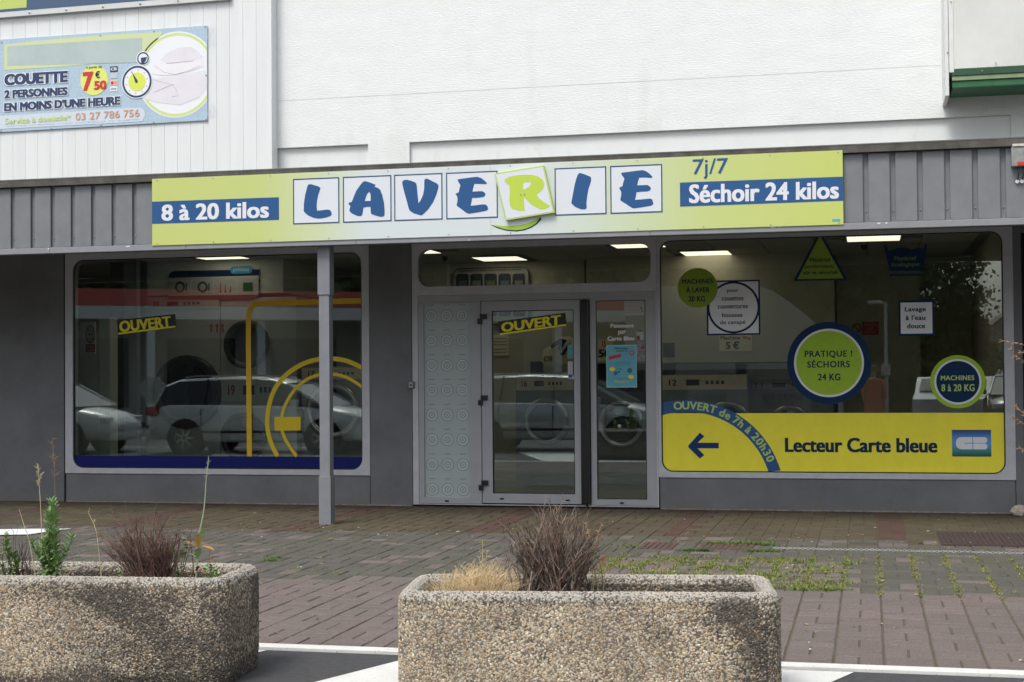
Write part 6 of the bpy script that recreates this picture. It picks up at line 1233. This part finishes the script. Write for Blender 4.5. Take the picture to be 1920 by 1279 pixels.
for s_ in (-1, 1): put('sleeve', MB().tube([(px_+s_*.15*hs, py_, 1.33*hs), (px_+s_*.235*hs, py_-.02, 1.08*hs), (px_+s_*.225*hs, py_+.03, .92*hs)], [.07, .06, .055], 10).mesh(), MATS['garment_orange_red'], t, smooth=True)
put('hair', MB().lathe((px_, py_-.01, 0), [(.001, 1.69*hs), (.07*hs, 1.665*hs), (.098*hs, 1.60*hs), (.10*hs, 1.54*hs)], 'z', 16, caps=False).mesh(), mat('hair_dark', (.05, .04, .035), .7), t, smooth=True)
hdm = MB()
for s_ in (-1, 1): hdm.lathe((px_+s_*.032, py_+.088, 1.565*hs), [(.001, .012), (.010, .008), (.012, 0)], 'y', 8)
put('eyes', hdm.mesh(), BLACK, t)
# trees
FOL = [mat('foliage_dark', (.035, .065, .022), .8, var=.4, scale=2), mat('foliage_mid', (.05, .09, .028), .8, var=.4, scale=2)]; BARK = mat('bark', (.09, .07, .05), .9, var=.3, scale=6)
def tree(label, x, y, H_, R_, n, leafs, m, conif=False, low=.25, group='trees behind the car park'):
    t = thing('conifer' if conif else 'broadleaf_tree', label, 'tree', (x, y, 0), 0, group); tr = MB().tube([(x, y, 0), (x+.1, y, H_*.3), (x, y, H_*.8)], [.22, .16, .05], 8); cl = []
    for k in range(9):
        a = random.uniform(0, 6.28); z_ = H_*random.uniform(.3, .7); tr.tube([(x, y, z_), (x+math.cos(a)*R_*.7, y+math.sin(a)*R_*.7, z_+H_*.15)], [.07, .02], 5)
    put('trunk', tr.mesh(), BARK, t)
    for k in range(n):
        a = random.uniform(0, 6.28); u = random.random()
        if conif: z_ = H_*(.04+.95*u); rr_ = R_*(1-u**2.2)*random.uniform(.55, 1.0)+.08
        else: z_ = H_*(low+(1-low)*u); rr_ = R_*math.sqrt(max(0, 1-((u-.5)*2)**2))*random.uniform(.2, 1.0)+R_*.15
        cl.append((x+math.cos(a)*rr_, y+math.sin(a)*rr_, z_))
    P = np.array(cl)[rng.integers(0, n, leafs)]+rng.normal(size=(leafs, 3))*(R_*.13); s_ = rng.uniform(.07, .16, leafs) if conif or R_ < 3 else rng.uniform(.18, .38, leafs); a = rng.normal(size=(leafs, 3)); a /= np.linalg.norm(a, axis=1)[:, None]; b_ = np.cross(a, rng.normal(size=(leafs, 3))); b_ /= np.linalg.norm(b_, axis=1)[:, None]
    P[:, 2] = np.maximum(P[:, 2], .1)
    V = np.stack([P-a*s_[:, None], P-b_*s_[:, None]*.6, P+a*s_[:, None], P+b_*s_[:, None]*.6], 1).reshape(-1, 3); F = np.arange(leafs*4).reshape(-1, 4)
    me = bpy.data.meshes.new('crown'); me.from_pydata(V.tolist(), [], F.tolist()); put('crown', me, m, t, kind='stuff')
LT_ = ['tall dark tree farthest left above the red canopy band', 'broad dark tree above the red canopy band in the left window', 'dark tree mirrored above the canopy post', 'tree mirrored above the entrance', 'tree mirrored behind the curved roof hall', 'wide tree mirrored above the triangle sticker', 'tree with loose crown against the sky, top right of the right window']
for (x, y, H_, R_), L_ in zip(((-41, -44, 12, 6), (-32, -46, 11, 6), (-23, -50, 12, 6), (-14, -50, 11, 5.5), (-7.5, -46, 11, 5), (-2.6, -44, 10, 3.8), (1.6, -44, 8.0, 2.4)), LT_): tree(L_, x, y, H_, R_, 260, 17000, random.choice(FOL), low=.12)
tree('dark pointed conifer mirrored behind the right window, left of the gabled house', 3.35, -43.5, 4.6, 1.35, 260, 15000, mat('foliage_conifer', (.014, .03, .012), .85), conif=True, group=None)
tree('dark conifer mirrored at the far left', -48, -38, 9, 2.5, 220, 9000, MATS['foliage_conifer'], conif=True, group=None)

# clipped hedge closing the car park
t = thing('hedge', 'long clipped dark hedge closing the car park, mirrored low in the right window', 'hedge', (6, -39, 0)); N_ = 26000
P = np.stack([rng.uniform(-1, 16, N_), -39+rng.uniform(-.5, .5, N_), rng.uniform(.02, 1.75, N_)], 1); a = rng.normal(size=(N_, 3)); a /= np.linalg.norm(a, axis=1)[:, None]; b_ = np.cross(a, rng.normal(size=(N_, 3))); b_ /= np.linalg.norm(b_, axis=1)[:, None]
V = np.stack([P-a*.11, P-b_*.07, P+a*.11, P+b_*.07], 1).reshape(-1, 3); me = bpy.data.meshes.new('hedge'); me.from_pydata(V.tolist(), [], np.arange(N_*4).reshape(-1, 4).tolist()); put('leaves', me, MATS['foliage_mid'], t, kind='stuff')
mb = MB()
for k in range(18): mb.tube([(-.9+k, -39, 0), (-.9+k+random.uniform(-.1, .1), -39, 1.4)], [.04, .015], 6)
put('stems', mb.mesh(), BARK, t, kind='stuff')
